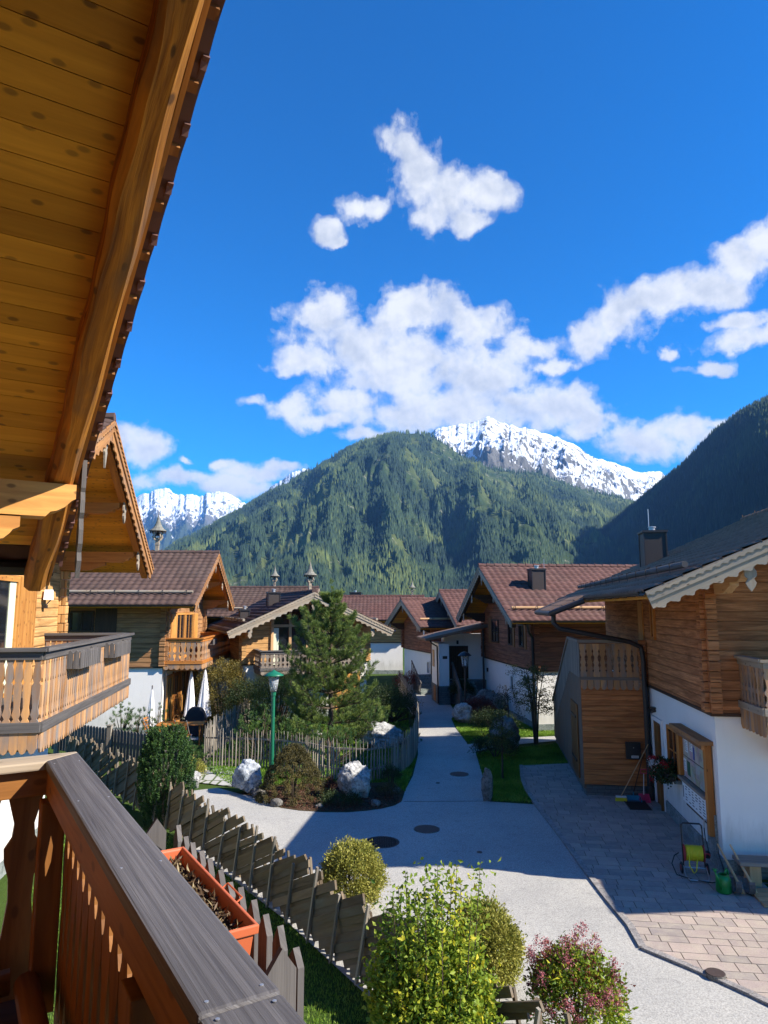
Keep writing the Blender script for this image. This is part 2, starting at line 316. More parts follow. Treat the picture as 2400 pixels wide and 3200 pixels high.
class MB:
    def __init__(s): s.v = []; s.f = []; s.uv = []; s.n = 0
    def add(s, verts, faces, uvs=None, planar=True):
        """uvs: list per face of list of (u,v); None = planar"""
        verts = [np.asarray(p, float) for p in verts]
        for i, f in enumerate(faces):
            if uvs is not None: s.uv.extend(uvs[i])
            else:
                P = [verts[k] for k in f]; nrm = np.zeros(3)
                for a in range(len(P)):
                    nrm += np.cross(P[a] - P[0], P[(a + 1) % len(P)] - P[0])
                nrm = unit(nrm)
                if abs(nrm[2]) < 0.75:
                    h = unit(np.array([-nrm[1], nrm[0], 0])); s.uv.extend([(float(p @ h), float(p[2])) for p in P])
                else: s.uv.extend([(float(p[0]), float(p[1])) for p in P])
            s.f.append([k + s.n for k in f])
        s.v.extend([tuple(p) for p in verts]); s.n += len(verts); return s
    def obox(s, c, ax, ay, az, sx, sy, sz, taper=1.0):
        """oriented box; ax is the grain direction; sizes are full lengths"""
        c = np.asarray(c, float); ax, ay, az = unit(ax), unit(ay), unit(az)
        vs = []
        for k in (-1, 1):
            for (i, j) in ((-1, -1), (1, -1), (1, 1), (-1, 1)):
                vs.append(c + ax * i * sx / 2 + ay * j * sy / 2 * (taper if i > 0 else 1) + az * k * sz / 2)
        F = [(3, 2, 1, 0), (4, 5, 6, 7), (0, 1, 5, 4), (2, 3, 7, 6), (1, 2, 6, 5), (3, 0, 4, 7)]
        if np.dot(np.cross(ax, ay), az) < 0: F = [f[::-1] for f in F]
        ou, ov = random.uniform(0, 300), random.uniform(0, 300)
        loc = [((i * sx / 2), (j * sy / 2), (k * sz / 2)) for k in (-1, 1) for (i, j) in ((-1, -1), (1, -1), (1, 1), (-1, 1))]
        UV = []
        for fi, f in enumerate(F):
            if fi < 2: UV.append([(loc[k][0] + ou, loc[k][1] + ov) for k in f])
            elif fi < 4: UV.append([(loc[k][0] + ou, loc[k][2] + ov + 5) for k in f])
            else: UV.append([(loc[k][1] * 0.5 + ou, loc[k][2] + ov) for k in f])
        return s.add(vs, F, UV)
    def box(s, x0, y0, z0, x1, y1, z1, grain=None):
        d = (x1 - x0, y1 - y0, z1 - z0)
        if grain is None: grain = int(np.argmax(np.abs(d)))
        c = ((x0 + x1) / 2, (y0 + y1) / 2, (z0 + z1) / 2); E = np.eye(3)
        o = [grain, (grain + 1) % 3, (grain + 2) % 3]
        return s.obox(c, E[o[0]], E[o[1]], E[o[2]], abs(d[o[0]]), abs(d[o[1]]), abs(d[o[2]]))
    def pbox(s, x0, y0, z0, x1, y1, z1):
        """box with planar uvs (walls)"""
        vs = [(x0, y0, z0), (x1, y0, z0), (x1, y1, z0), (x0, y1, z0), (x0, y0, z1), (x1, y0, z1), (x1, y1, z1), (x0, y1, z1)]
        return s.add(vs, [(3, 2, 1, 0), (4, 5, 6, 7), (0, 1, 5, 4), (1, 2, 6, 5), (2, 3, 7, 6), (3, 0, 4, 7)])
    def bar(s, p0, p1, wdt, hgt, up=(0, 0, 1), taper=1.0):
        p0 = V3(p0); p1 = V3(p1); ax = unit(p1 - p0); ay = np.cross(V3(up), ax)
        if np.linalg.norm(ay) < 1e-4: ay = np.cross(V3(1, 0, 0), ax)
        ay = unit(ay); az = np.cross(ax, ay)
        return s.obox((p0 + p1) / 2, ax, ay, az, np.linalg.norm(p1 - p0), wdt, hgt, taper)
    def tube(s, pts, r, n=8, caps=True):
        pts = [V3(p) for p in pts]; m = len(pts)
        rs = [r] * m if np.isscalar(r) else r
        vs = []; t0 = unit(pts[1] - pts[0]); ref = V3(0, 0, 1) if abs(t0[2]) < 0.9 else V3(1, 0, 0)
        a = unit(np.cross(ref, t0))
        acc = 0; us = []
        for i in range(m):
            t = unit(pts[min(i + 1, m - 1)] - pts[max(i - 1, 0)])
            a = unit(a - t * (a @ t)); b = np.cross(t, a)
            if i: acc += np.linalg.norm(pts[i] - pts[i - 1])
            us.append(acc)
            for k in range(n):
                an = 2 * PI * k / n; vs.append(pts[i] + (a * math.cos(an) + b * math.sin(an)) * rs[i])
        F = []; UV = []; ou = random.uniform(0, 300); R = max(rs)
        for i in range(m - 1):
            for k in range(n):
                k2 = (k + 1) % n
                F.append((i * n + k, i * n + k2, (i + 1) * n + k2, (i + 1) * n + k))
                w0, w1 = k / n * 6.28 * R, (k + 1) / n * 6.28 * R
                UV.append([(us[i] + ou, w0), (us[i] + ou, w1), (us[i + 1] + ou, w1), (us[i + 1] + ou, w0)])
        if caps:
            F.append(tuple(range(n))[::-1]); UV.append([(ou, 0)] * n)
            F.append(tuple((m - 1) * n + k for k in range(n))); UV.append([(ou, 0)] * n)
        return s.add(vs, F, UV)
    def lathe(s, prof, n=24, c=(0, 0, 0)):
        """prof: list of (r,z)"""
        c = V3(c); vs = []; F = []
        for (r, z) in prof:
            for k in range(n): vs.append(c + V3(r * math.cos(2 * PI * k / n), r * math.sin(2 * PI * k / n), z))
        for i in range(len(prof) - 1):
            for k in range(n): k2 = (k + 1) % n; F.append((i * n + k, i * n + k2, (i + 1) * n + k2, (i + 1) * n + k))
        if prof[0][0] > 1e-4: F.append(tuple(range(n))[::-1])
        if prof[-1][0] > 1e-4: F.append(tuple((len(prof) - 1) * n + k for k in range(n)))
        return s.add(vs, F)
    def prism(s, outline, o, ax, ay, az, th, grain=0):
        """2-D outline (x,y) in plane (ax,ay) at o, extruded th along az (centred); uv = outline coords"""
        o = V3(o); ax, ay, az = V3(ax), V3(ay), V3(az); n = len(outline)
        P = [o + ax * x + ay * y for x, y in outline]
        vs = [p - az * th / 2 for p in P] + [p + az * th / 2 for p in P]
        area = sum(outline[i][0] * outline[(i + 1) % n][1] - outline[(i + 1) % n][0] * outline[i][1] for i in range(n))
        flip = (area < 0) != (np.dot(np.cross(ax, ay), az) < 0)
        ou, ov = random.uniform(0, 300), random.uniform(0, 300)
        q = [((x if grain == 0 else y) + ou, (y if grain == 0 else x) + ov) for x, y in outline]
        F = [tuple(range(n))[::-1], tuple(range(n, 2 * n))]; UV = [[q[k] for k in F[0]], [q[k - n] for k in F[1]]]
        for i in range(n):
            j = (i + 1) % n; F.append((i, j, j + n, i + n)); UV.append([q[i], q[j], (q[j][0], q[j][1] + th), (q[i][0], q[i][1] + th)])
        if flip: F = [f[::-1] for f in F]; UV = [u[::-1] for u in UV]
        return s.add(vs, F, UV)
    def build(s, name, material, parent=None, smooth=False, bevel=0.0):
        me = bpy.data.meshes.new(name); me.from_pydata(s.v, [], s.f)
        ul = me.uv_layers.new(name='UVMap'); ul.data.foreach_set('uv', np.array(s.uv, dtype=np.float32).ravel())
        me.materials.append(material)
        if smooth: me.polygons.foreach_set('use_smooth', [True] * len(me.polygons))
        me.update()
        o = link(bpy.data.objects.new(name, me), parent)
        if bevel:
            b = o.modifiers.new('bevel', 'BEVEL'); b.width = bevel; b.segments = 2; b.limit_method = 'ANGLE'
        return o

def mesh_np(name, verts, faces, material, parent=None, smooth=False, rnd=None, uv=None):
    """fast mesh from arrays; faces (n,k)"""
    me = bpy.data.meshes.new(name); verts = np.asarray(verts, np.float32); faces = np.asarray(faces, np.int32)
    n, k = faces.shape
    me.vertices.add(len(verts)); me.vertices.foreach_set('co', verts.ravel())
    me.loops.add(n * k); me.loops.foreach_set('vertex_index', faces.ravel())
    me.polygons.add(n); me.polygons.foreach_set('loop_start', np.arange(0, n * k, k, dtype=np.int32))
    me.polygons.foreach_set('loop_total', np.full(n, k, dtype=np.int32))
    if smooth: me.polygons.foreach_set('use_smooth', np.ones(n, dtype=bool))
    me.update(calc_edges=True)
    if rnd is not None:
        a = me.attributes.new('rnd', 'FLOAT', 'POINT'); a.data.foreach_set('value', np.asarray(rnd, np.float32))
    if uv is not None:
        ul = me.uv_layers.new(name='UVMap'); ul.data.foreach_set('uv', np.asarray(uv, np.float32).ravel())
    me.materials.append(material); me.validate()
    return link(bpy.data.objects.new(name, me), parent)

# ---- numpy value noise
_P = rng.random((256, 256))
def vnoise(x, y):
    xi = np.floor(x).astype(int); yi = np.floor(y).astype(int); fx = x - xi; fy = y - yi
    fx = fx * fx * (3 - 2 * fx); fy = fy * fy * (3 - 2 * fy)
    g = lambda a, b: _P[a & 255, b & 255]
    return (g(xi, yi) * (1 - fx) + g(xi + 1, yi) * fx) * (1 - fy) + (g(xi, yi + 1) * (1 - fx) + g(xi + 1, yi + 1) * fx) * fy
def fbm(x, y, o=5, ridged=False, gain=0.5):
    s = 0; a = 1; t = 0
    for i in range(o):
        n = vnoise(x + 17.3 * i, y + 9.1 * i)
        if ridged: n = 1 - np.abs(2 * n - 1)
        s = s + a * n; t += a; a *= gain; x = x * 2.03; y = y * 2.03
    return s / t

# ---- foliage
def leaf_mesh(name, C, D, L, W, material, parent=None, droop=0.25, smooth=False, rnd=None):
    """folded 4-vertex leaves: C centres(base), D unit directions, L lengths, W widths"""
    n = len(C); R = rng.normal(size=(n, 3)); S = np.cross(D, R); S /= np.linalg.norm(S, axis=1)[:, None] + 1e-9
    N = np.cross(D, S); L = np.broadcast_to(L, (n,))[:, None]; W = np.broadcast_to(W, (n,))[:, None]
    mid = C + D * L * 0.45
    v = np.empty((n, 4, 3)); v[:, 0] = C; v[:, 1] = mid + S * W / 2 + N * W * droop; v[:, 2] = C + D * L; v[:, 3] = mid - S * W / 2 + N * W * droop
    b = np.arange(n)[:, None] * 4
    f = np.concatenate([b + [[0, 1, 2]], b + [[0, 2, 3]]])
    r = rng.random(n) if rnd is None else rnd
    return mesh_np(name, v.reshape(-1, 3), f, material, parent, rnd=np.repeat(r, 4), smooth=smooth)
def rdir(n, up=0.0):
    d = rng.normal(size=(n, 3)); d[:, 2] += up; return d / np.linalg.norm(d, axis=1)[:, None]
def blob_leaves(c, rx, ry, rz, nclump, per, cl_r, up=0.3, zflat=-0.2):
    """leaf bases clumped over an uneven ellipsoid; returns C, D, rnd"""
    d = rdir(nclump); d[:, 2] = np.where(d[:, 2] < zflat, -d[:, 2] * 0.6, d[:, 2])
    rr = 0.62 + 0.40 * rng.random(nclump) ** 0.6; rr *= 0.82 + 0.36 * fbm(d[:, 0] * 2.1 + 5, d[:, 1] * 2.1 + d[:, 2] * 1.7, 3)
    cc = d * rr[:, None] * np.array([rx, ry, rz]) + np.array(c)
    cr = rng.random(nclump) * 0.5
    C = np.repeat(cc, per, 0) + rng.normal(size=(nclump * per, 3)) * cl_r
    D = np.repeat(d, per, 0) * 0.9 + rdir(nclump * per, up); D /= np.linalg.norm(D, axis=1)[:, None]
    r = np.clip(np.repeat(cr, per) + rng.random(nclump * per) * 0.5, 0, 1)
    return C, D, r

ML_yew = leafmat('yew_foliage', (0.012, 0.035, 0.010), (0.035, 0.085, 0.020), (0.09, 0.16, 0.03), 0.15)
ML_pine = leafmat('pine_needles', (0.028, 0.055, 0.018), (0.12, 0.18, 0.042), (0.24, 0.30, 0.07), 0.25)
ML_mugo = leafmat('mugo_needles', (0.018, 0.045, 0.014), (0.055, 0.12, 0.030), (0.12, 0.19, 0.045), 0.2)
ML_yg = leafmat('yellow_green_leaves', (0.06, 0.14, 0.018), (0.26, 0.34, 0.030), (0.60, 0.50, 0.030), 0.35)
ML_gold = leafmat('golden_privet_leaves', (0.15, 0.18, 0.03), (0.34, 0.32, 0.06), (0.50, 0.46, 0.12), 0.3)
ML_olive = leafmat('olive_brown_foliage', (0.035, 0.035, 0.012), (0.09, 0.075, 0.020), (0.17, 0.13, 0.03), 0.2)
ML_dark = leafmat('dark_shrub_leaves', (0.015, 0.030, 0.010), (0.035, 0.06, 0.016), (0.07, 0.09, 0.025), 0.2)
ML_thuja = leafmat('golden_thuja_foliage', (0.06, 0.055, 0.014), (0.16, 0.13, 0.025), (0.30, 0.20, 0.035), 0.2)
ML_red = leafmat('dark_red_leaves', (0.05, 0.012, 0.012), (0.14, 0.03, 0.022), (0.28, 0.06, 0.03), 0.25)
ML_pink = leafmat('pink_blossom', (0.20, 0.045, 0.055), (0.42, 0.12, 0.14), (0.58, 0.30, 0.29), 0.25)
ML_ger = leafmat('geranium_red', (0.25, 0.005, 0.012), (0.45, 0.012, 0.02), (0.6, 0.03, 0.04), 0.2)
ML_wht = leafmat('white_petals', (0.6, 0.6, 0.6), (0.75, 0.75, 0.75), None, 0.2)
ML_tree = leafmat('small_tree_leaves', (0.03, 0.05, 0.012), (0.075, 0.095, 0.022), (0.16, 0.15, 0.03), 0.3)
ML_grass = leafmat('grass_blades', (0.07, 0.16, 0.015), (0.17, 0.31, 0.03), (0.28, 0.40, 0.06), 0.3)
ML_soil = leafmat('dry_plant_litter', (0.05, 0.03, 0.018), (0.14, 0.09, 0.05), (0.30, 0.24, 0.12), 0.1)
ML_mulch = leafmat('bark_mulch_chips', (0.05, 0.018, 0.012), (0.11, 0.04, 0.025), (0.18, 0.09, 0.05), 0.0)

# ------------------------------------------------------------ terrain
def mountain(name, pts, Dc, Df, zf, material, nt=130, nu=420, spur=0.16, sfreq=9.0, power=1.15, seed=0.0, jag=0.0, back=0.35, fine=0.0, spow=1.0, tree=0.0):
    """ridge whose crest passes through sightlines pts; slope runs down to a foot. Dc, Df: crest / foot distance as (left,right)"""
    xs = np.array([p[0] for p in pts], float); ys = np.array([p[1] for p in pts], float)
    pu = np.linspace(xs[0], xs[-1], nu); pv = np.interp(pu, xs, ys)
    s = np.linspace(0, 1, nu)
    pv = pv + jag * (fbm(pu / 14 + seed, pu * 0 + seed, 5, True) - 0.55) * 2
    u = (pu - CX) / F_PX; v = (CY - pv) / F_PX
    f = math.cos(PITCH) - v * math.sin(PITCH); z = v * math.cos(PITCH) + math.sin(PITCH)
    k = u / f; e = z / f
    dc = np.interp(s, np.linspace(0, 1, len(Dc)), Dc); df = np.interp(s, np.linspace(0, 1, len(Df)), Df)
    zc = CAM_Z + e * dc
    T = np.linspace(0, 1 + back, nt)[:, None]
    Tc = np.minimum(T, 1.0)
    Y = df + (dc - df) * T; X = k * Y
    H = zf + (zc - zf) * Tc ** power
    H = np.where(T > 1, zc - (T - 1) * (zc - zf) * 1.2, H)
    az = k * sfreq
    rg = fbm(az + seed + 0.35 * fbm(X / 400, Y / 400, 3), T * 1.3 + seed, 5, True)
    rg2 = fbm(X / 260.0 + seed * 3, Y / 260.0, 5)
    env = np.clip(Tc * (1 - Tc) * 4, 0, 1) ** 1.5 * (T <= 1)
    H = H + env * (zc - zf) * spur * ((rg - 0.55) * 2.2 * spow + (rg2 - 0.5) * 1.0)
    if fine: H = H + fine * (fbm(X / 60, Y / 60, 5, True) - 0.5) * np.clip(env + 0.0, 0, 1)
    H = np.where(T < 1, np.minimum(H, CAM_Z + Y * (e - np.abs(e) * .05 * (1 - Tc)) - tree), H - tree)
    V = np.stack([X + 0 * T, Y + 0 * X, H], -1).reshape(-1, 3)
    i, j = np.meshgrid(np.arange(nt - 1), np.arange(nu - 1), indexing='ij'); a = (i * nu + j).ravel()
    F = np.stack([a, a + 1, a + nu + 1, a + nu], 1)
    o = mesh_np(name, V, F, material, smooth=True); kind(o, 'structure')
    return o, V.reshape(nt, nu, 3)

def forest(name, G, n, h, material, tmax=1.0, tmin=0.0, keep=None, seed=1, label='', wide=0.17):
    r = np.random.default_rng(seed); nt, nu, _ = G.shape
    tt = (tmin + (tmax - tmin) * r.random(n)) ; tt = np.clip(tt, 0, 0.999) * (nt - 1) / 1.0
    uu = r.random(n) * (nu - 1.001)
    tt = tt * TFR[name]
    i = tt.astype(int); j = uu.astype(int); fi = (tt - i)[:, None]; fj = (uu - j)[:, None]
    P = G[i, j] * (1 - fi) * (1 - fj) + G[i + 1, j] * fi * (1 - fj) + G[i, j + 1] * (1 - fi) * fj + G[i + 1, j + 1] * fi * fj
    if keep is not None: P = P[keep(P, tt / (nt - 1) / TFR[name], uu / nu, r)]
    n = len(P); hh = h * (0.55 + 0.75 * r.random(n)); ww = hh * wide * (0.8 + 0.5 * r.random(n))
    K = 5; an = np.arange(K) * 2 * PI / K + r.random(n)[:, None] * 6
    V = np.empty((n, K + 1, 3)); V[:, :K, 0] = P[:, None, 0] + np.cos(an) * ww[:, None]; V[:, :K, 1] = P[:, None, 1] + np.sin(an) * ww[:, None]
    V[:, :K, 2] = P[:, None, 2] - hh[:, None] * 0.08; V[:, K] = P + np.stack([r.normal(size=n) * 0.3, r.normal(size=n) * 0.3, hh], 1)
    b = np.arange(n)[:, None] * (K + 1)
    F = np.concatenate([b + [[k, (k + 1) % K, K]] for k in range(K)])
    big = fbm(P[:, 0] / 180.0, P[:, 1] / 180.0, 3)
    rnd = np.clip((big - 0.5) * 1.8 + 0.45 + r.normal(size=n) * 0.16, 0, 1)
    o = mesh_np(name, V.reshape(-1, 3), F, material, rnd=np.repeat(rnd, K + 1), smooth=True)
    kind(o, 'stuff'); tag(o, label, 'forest'); return o
TFR = {}

def terrain_mats():
    m, t, b = mat('forested_slope', 0.95, 0.1); oc = obj_co(t)
    n = t.noise(oc, 0.012, 8, 0.62); n2 = t.noise(oc, 0.004, 5, 0.5); n3 = t.noise(oc, 0.03, 6, 0.7)
    c = t.mix(t.ramp(n, [(0.35, 0.0), (0.65, 1.0)]), (0.018, 0.034, 0.016), (0.045, 0.070, 0.026))
    c = t.mix(t.ramp(n2, [(0.45, 0.0), (0.62, 0.8)]), c, (0.085, 0.105, 0.035)); c = t.mix(t.ramp(n3, [(0.58, 0.0), (0.68, 0.9)]), c, (0.24, 0.23, 0.18))
    t.l(c, b.inputs['Base Color']); bump(t, b, n3, 1.0, 8)
    m2, t, b = mat('snowy_rock', 0.8, 0.2); oc = obj_co(t)
    geo = t.n('ShaderNodeNewGeometry'); s = t.n('ShaderNodeSeparateXYZ'); t.l(geo.outputs['Position'], s.inputs[0])
    nn = t.n('ShaderNodeSeparateXYZ'); t.l(geo.outputs['Normal'], nn.inputs[0])
    n = t.noise(t.mapping(oc, (1, 1, 0.45)), 0.012, 10, 0.72); n2 = t.noise(oc, 0.003, 6, 0.6)
    hgt = t.math('ADD', t.math('MULTIPLY', s.outputs[2], 0.001), t.math('MULTIPLY', t.math('SUBTRACT', n2, 0.5), 0.5))
    a_ = t.n('ShaderNodeAttribute'); a_.attribute_name = 'rnd'
    sn = t.math('ADD', t.math('ADD', t.math('MULTIPLY', t.math('SUBTRACT', n, 0.28), 2.2), t.math('MULTIPLY', t.math('SUBTRACT', nn.outputs[2], 0.6), 0.8)), t.math('MULTIPLY', t.math('SUBTRACT', a_.outputs['Fac'], 0.5), 0.5))
    snow = t.ramp(sn, [(0.70, 0.0), (0.80, 1.0)])
    rock = t.mix(n2, (0.085, 0.085, 0.08), (0.15, 0.14, 0.12))
    rock = t.mix(t.ramp(a_.outputs['Fac'], [(0.12, 1.0), (0.30, 0.0)]), rock, (0.035, 0.05, 0.022))
    t.l(t.mix(snow, rock, (0.74, 0.77, 0.82)), b.inputs['Base Color']); bump(t, b, n, 1.0, 25)
    return m, m2
M_slope, M_snow = terrain_mats()
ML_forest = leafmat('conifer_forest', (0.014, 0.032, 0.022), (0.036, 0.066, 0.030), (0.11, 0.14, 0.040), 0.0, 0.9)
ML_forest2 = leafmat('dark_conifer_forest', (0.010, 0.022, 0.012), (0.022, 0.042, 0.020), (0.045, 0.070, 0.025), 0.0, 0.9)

# main forested mountain
MAIN = [(240,1300),(300,1230),(345,1195),(380,1168),(450,1135),(520,1095),(600,1048),(660,1016),(700,988),(740,970),(790,945),(830,936),(870,930),(900,928),(935,936),(960,952),(1000,978),(1054,1002),(1110,1014),(1160,1012),(1223,1040),(1290,1058),(1370,1074),(1400,1120),(1500,1180),(1620,1250)]
hill, GM = mountain('forested_mountain', MAIN, (3300, 3100, 3000, 3300, 3600), (1000, 1000, 1000, 1100), -30, M_slope, nt=170, nu=620, spur=0.17, sfreq=11, power=1.2, seed=2.0, back=0.3, fine=26, tree=17)
TFR['mountain_forest'] = 1 / 1.3
def keep_main(P, t, u, r):
    g = fbm(P[:, 0] / 45.0 + 3, P[:, 1] / 140.0, 5)
    hi = (t > 0.84) & (u > 0.50) & (u < 0.85)
    g2 = fbm((P[:, 0] + P[:, 1] * .35) / 70.0 + 9, (P[:, 1] - P[:, 0]) / 600.0, 3, True)
    return (g < 0.575) & (g2 < .87) & (r.random(len(P)) < np.where(hi, 0.12, np.where(t > 0.9, 0.55, 1.0)))
forest('mountain_forest', GM, 130000, 20, ML_forest, keep=keep_main, label='dense conifer forest covering the big central mountain', seed=3)

# snowy summit behind
SNOW = [(880,960),(905,948),(925,938),(940,926),(970,918),(1000,916),(1030,908),(1057,899),(1075,908),(1100,918),(1150,927),(1185,938),(1215,948),(1245,960),(1275,985),(1300,992),(1330,998),(1365,1014),(1395,1020),(1425,1019),(1450,1035),(1500,1080)]
s_o, GS = mountain('snowy_summit', SNOW, (4600, 4700, 5200, 6200), (3000, 2900, 3300, 4200), 380, M_snow, nt=150, nu=420, spur=0.11, sfreq=16, power=1.0, seed=5.0, jag=4, back=0.25, fine=90)
LS = [(200,1120),(250,1085),(295,1070),(330,1060),(357,1053),(375,1064),(400,1068),(430,1072),(450,1064),(475,1060),(500,1066),(530,1085),(570,1110),(600,1140),(700,1200)]
s_l, GL = mountain('snowy_range', LS, (9000, 9000), (6500, 6500), 100, M_snow, nt=110, nu=300, spur=0.10, sfreq=26, power=1.0, seed=9.0, jag=6, back=0.25, fine=150)
LR = [(560,1070),(600,1040),(630,1018),(655,1012),(680,1016),(720,1040),(760,1060)]
s_m, GR = mountain('snow_dusted_shoulder', LR, (5200, 5200), (3600, 3600), 100, M_snow, nt=60, nu=120, spur=0.12, sfreq=20, power=1.0, seed=4.0, jag=5, back=0.2, fine=40)
def snowattr(o, G, back, lo, hi):
    nt, nu, _ = G.shape; t = np.clip(np.linspace(0, 1 + back, nt), 0, 1)[:, None] * np.ones((1, nu))
    u = np.linspace(0, 1, nu)[None, :]
    val = np.clip((t - (lo + (hi - lo) * u)) / 0.25 + 0.5, 0, 1)
    a = o.data.attributes.new('rnd', 'FLOAT', 'POINT'); a.data.foreach_set('value', val.astype(np.float32).ravel())
snowattr(s_o, GS, 0.25, 0.40, 0.22); snowattr(s_l, GL, 0.25, 0.60, 0.56); snowattr(s_m, GR, 0.2, 0.85, 0.85)

# shaded flank on the right
RIGHT = [(1080,1262),(1170,1218),(1220,1192),(1300,1142),(1380,1082),(1430,1040),(1480,1000),(1540,936),(1600,892),(1659,862),(1760,820),(1900,800),(2100,790)]
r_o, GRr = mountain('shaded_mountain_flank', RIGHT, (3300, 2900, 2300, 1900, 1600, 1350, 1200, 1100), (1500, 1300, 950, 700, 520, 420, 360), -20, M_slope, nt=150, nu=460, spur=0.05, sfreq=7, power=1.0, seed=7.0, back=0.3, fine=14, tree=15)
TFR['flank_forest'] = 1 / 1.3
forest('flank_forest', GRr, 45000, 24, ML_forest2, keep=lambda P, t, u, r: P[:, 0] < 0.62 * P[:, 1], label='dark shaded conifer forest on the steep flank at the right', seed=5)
# ------------------------------------------------------------ ground, road, paving
def sheet(name, pts, z, material, th=0.0, kindv='structure'):
    m = MB(); v = [(p[0], p[1], z) for p in pts]
    area = sum(v[i][0] * v[(i + 1) % len(v)][1] - v[(i + 1) % len(v)][0] * v[i][1] for i in range(len(v)))
    if area < 0: v = v[::-1]
    m.add(v, [tuple(range(len(v)))]); o = m.build(name, material)
    if kindv: kind(o, kindv)
    return o
def smooth_poly(pts, closed=False, it=2):
    P = [np.array(p[:2], float) for p in pts]
    for _ in range(it):
        Q = []
        n = len(P); rngi = range(n) if closed else range(n - 1)
        if not closed: Q.append(P[0])
        for i in rngi:
            a, b = P[i], P[(i + 1) % n]; Q += [a * 0.75 + b * 0.25, a * 0.25 + b * 0.75]
        if not closed: Q.append(P[-1])
        P = Q
    return P

def gmats():
    m, t, b = mat('lawn_soil', 0.95, 0.1); oc = obj_co(t)
    n = t.noise(oc, 1.3, 7, 0.65); n2 = t.noise(oc, 30, 4, 0.7)
    c = t.mix(n, (0.035, 0.075, 0.014), (0.085, 0.135, 0.025)); c = t.mix(t.math('MULTIPLY', n2, 0.5), c, (0.03, 0.045, 0.012))
    t.l(c, b.inputs['Base Color']); bump(t, b, n2, 1.0, 0.03)
    m2, t, b = mat('pale_asphalt', 0.9, 0.2); oc = obj_co(t)
    n = t.noise(oc, 0.5, 7, 0.6); n2 = t.noise(oc, 38, 5, 0.75); n3 = t.noise(oc, 5, 6, 0.7)
    c = t.mix(t.ramp(n2, [(0.3, 0.0), (0.7, 1.0)]), (0.23, 0.22, 0.20), (0.62, 0.60, 0.54))
    c = t.mix(t.ramp(n, [(0.35, 0.30), (0.65, 0.0)]), c, (0.17, 0.175, 0.18))
    c = t.mix(t.ramp(n3, [(0.55, 0.0), (0.75, 0.5)]), c, (0.15, 0.15, 0.15)); n5 = t.noise(oc, 180, 2, .8); c = t.mix(t.ramp(n5, [(.56, 0.0), (.66, .7)]), c, (.08, .08, .08)); n6 = t.noise(oc, 150, 2, .8); c = t.mix(t.ramp(n6, [(.58, 0.0), (.68, .7)]), c, (.62, .60, .56))
    t.l(c, b.inputs['Base Color']); bump(t, b, n2, 0.5, 0.01)
    m3, t, b = mat('stone_pavers', 0.85, 0.25); uv = obj_co(t)
    def brick(w_, h_, off, rot, c1, c2, loc=(0, 0, 0)):
        br = t.n('ShaderNodeTexBrick', offset=off); t.l(t.mapping(uv, rot=(0, 0, rot), loc=loc), br.inputs['Vector'])
        br.inputs['Scale'].default_value = 1; br.inputs['Brick Width'].default_value = w_; br.inputs['Row Height'].default_value = h_
        br.inputs['Mortar Size'].default_value = 0.008; br.inputs['Mortar Smooth'].default_value = 0.3
        br.inputs['Color1'].default_value = (*c1, 1); br.inputs['Color2'].default_value = (*c2, 1); br.inputs['Mortar'].default_value = (0.035, 0.03, 0.025, 1)
        br.squash = 0.55; br.squash_frequency = 3; return br
    u2 = uvn(t); n0 = t.noise(t.mapping(u2, (.02, .05, 1)), 5.0, 0, .5); n = t.noise(u2, 4.0, 6, .65, .5); n2 = t.noise(uv, 55, 4, 0.75); n4 = t.noise(uv, .7, 5, .6)
    c = t.mix(t.ramp(n0, [(.32, 0.0), (.68, 1.0)]), (.30, .255, .235), (.47, .37, .315)); c = t.mix(t.ramp(n, [(.4, 0.0), (.7, .6)]), c, (.50, .44, .33))
    c = t.mix(t.math('MULTIPLY', t.ramp(n2, [(.4, 0.0), (.7, 1.0)]), .35), c, (.12, .105, .095)); c = t.mix(t.ramp(n4, [(.5, 0.0), (.75, .35)]), c, (.17, .15, .13))
    t.l(c, b.inputs['Base Color']); bump(t, b, t.math('ADD', n2, n), 0.5, 0.01)
    m4, t, b = mat('bed_soil', 0.95, 0.1); oc = obj_co(t); n = t.noise(oc, 4, 7, 0.7)
    t.l(t.mix(n, (0.045, 0.025, 0.015), (0.11, 0.075, 0.04)), b.inputs['Base Color']); bump(t, b, n, 1.0, 0.05)
    m5, t, b = mat('garden_terrace_stone', 0.9, 0.1); oc = obj_co(t)
    v = t.n('ShaderNodeTexVoronoi', feature='DISTANCE_TO_EDGE', i_Scale=1.8); t.l(oc, v.inputs['Vector']); n = t.noise(oc, 6, 5, 0.6)
    c = t.mix(n, (0.30, 0.30, 0.28), (0.52, 0.51, 0.47)); t.l(t.mix(t.ramp(v.outputs[0], [(0.03, 1.0), (0.07, 0.0)]), c, (0.08, 0.11, 0.04)), b.inputs['Base Color'])
    return m, m2, m3, m4, m5
M_lawn, M_road, M_pave, M_bed, M_terr = gmats()
M_kerb = stone('kerb_stone', (0.26, 0.24, 0.23), (0.42, 0.39, 0.36), 9, 0.6)

# one ground sheet to the horizon (finer near the place)
gx = np.concatenate([[-14000, -5000, -1500, -400, -120, -60], np.linspace(-40, 40, 41), [60, 120, 400, 1500, 5000, 14000]])
gy = np.concatenate([[-3000, -600, -100, -30], np.linspace(-10, 90, 51), [120, 300, 900, 2500, 6000, 15000]])
GX, GY = np.meshgrid(gx, gy); GZ = GX * 0 - 0.02
nn = len(gx); i, j = np.meshgrid(np.arange(len(gy) - 1), np.arange(nn - 1), indexing='ij'); a = (i * nn + j).ravel()
kind(mesh_np('ground', np.stack([GX, GY, GZ], -1).reshape(-1, 3), np.stack([a, a + 1, a + nn + 1, a + nn], 1), M_lawn), 'structure')

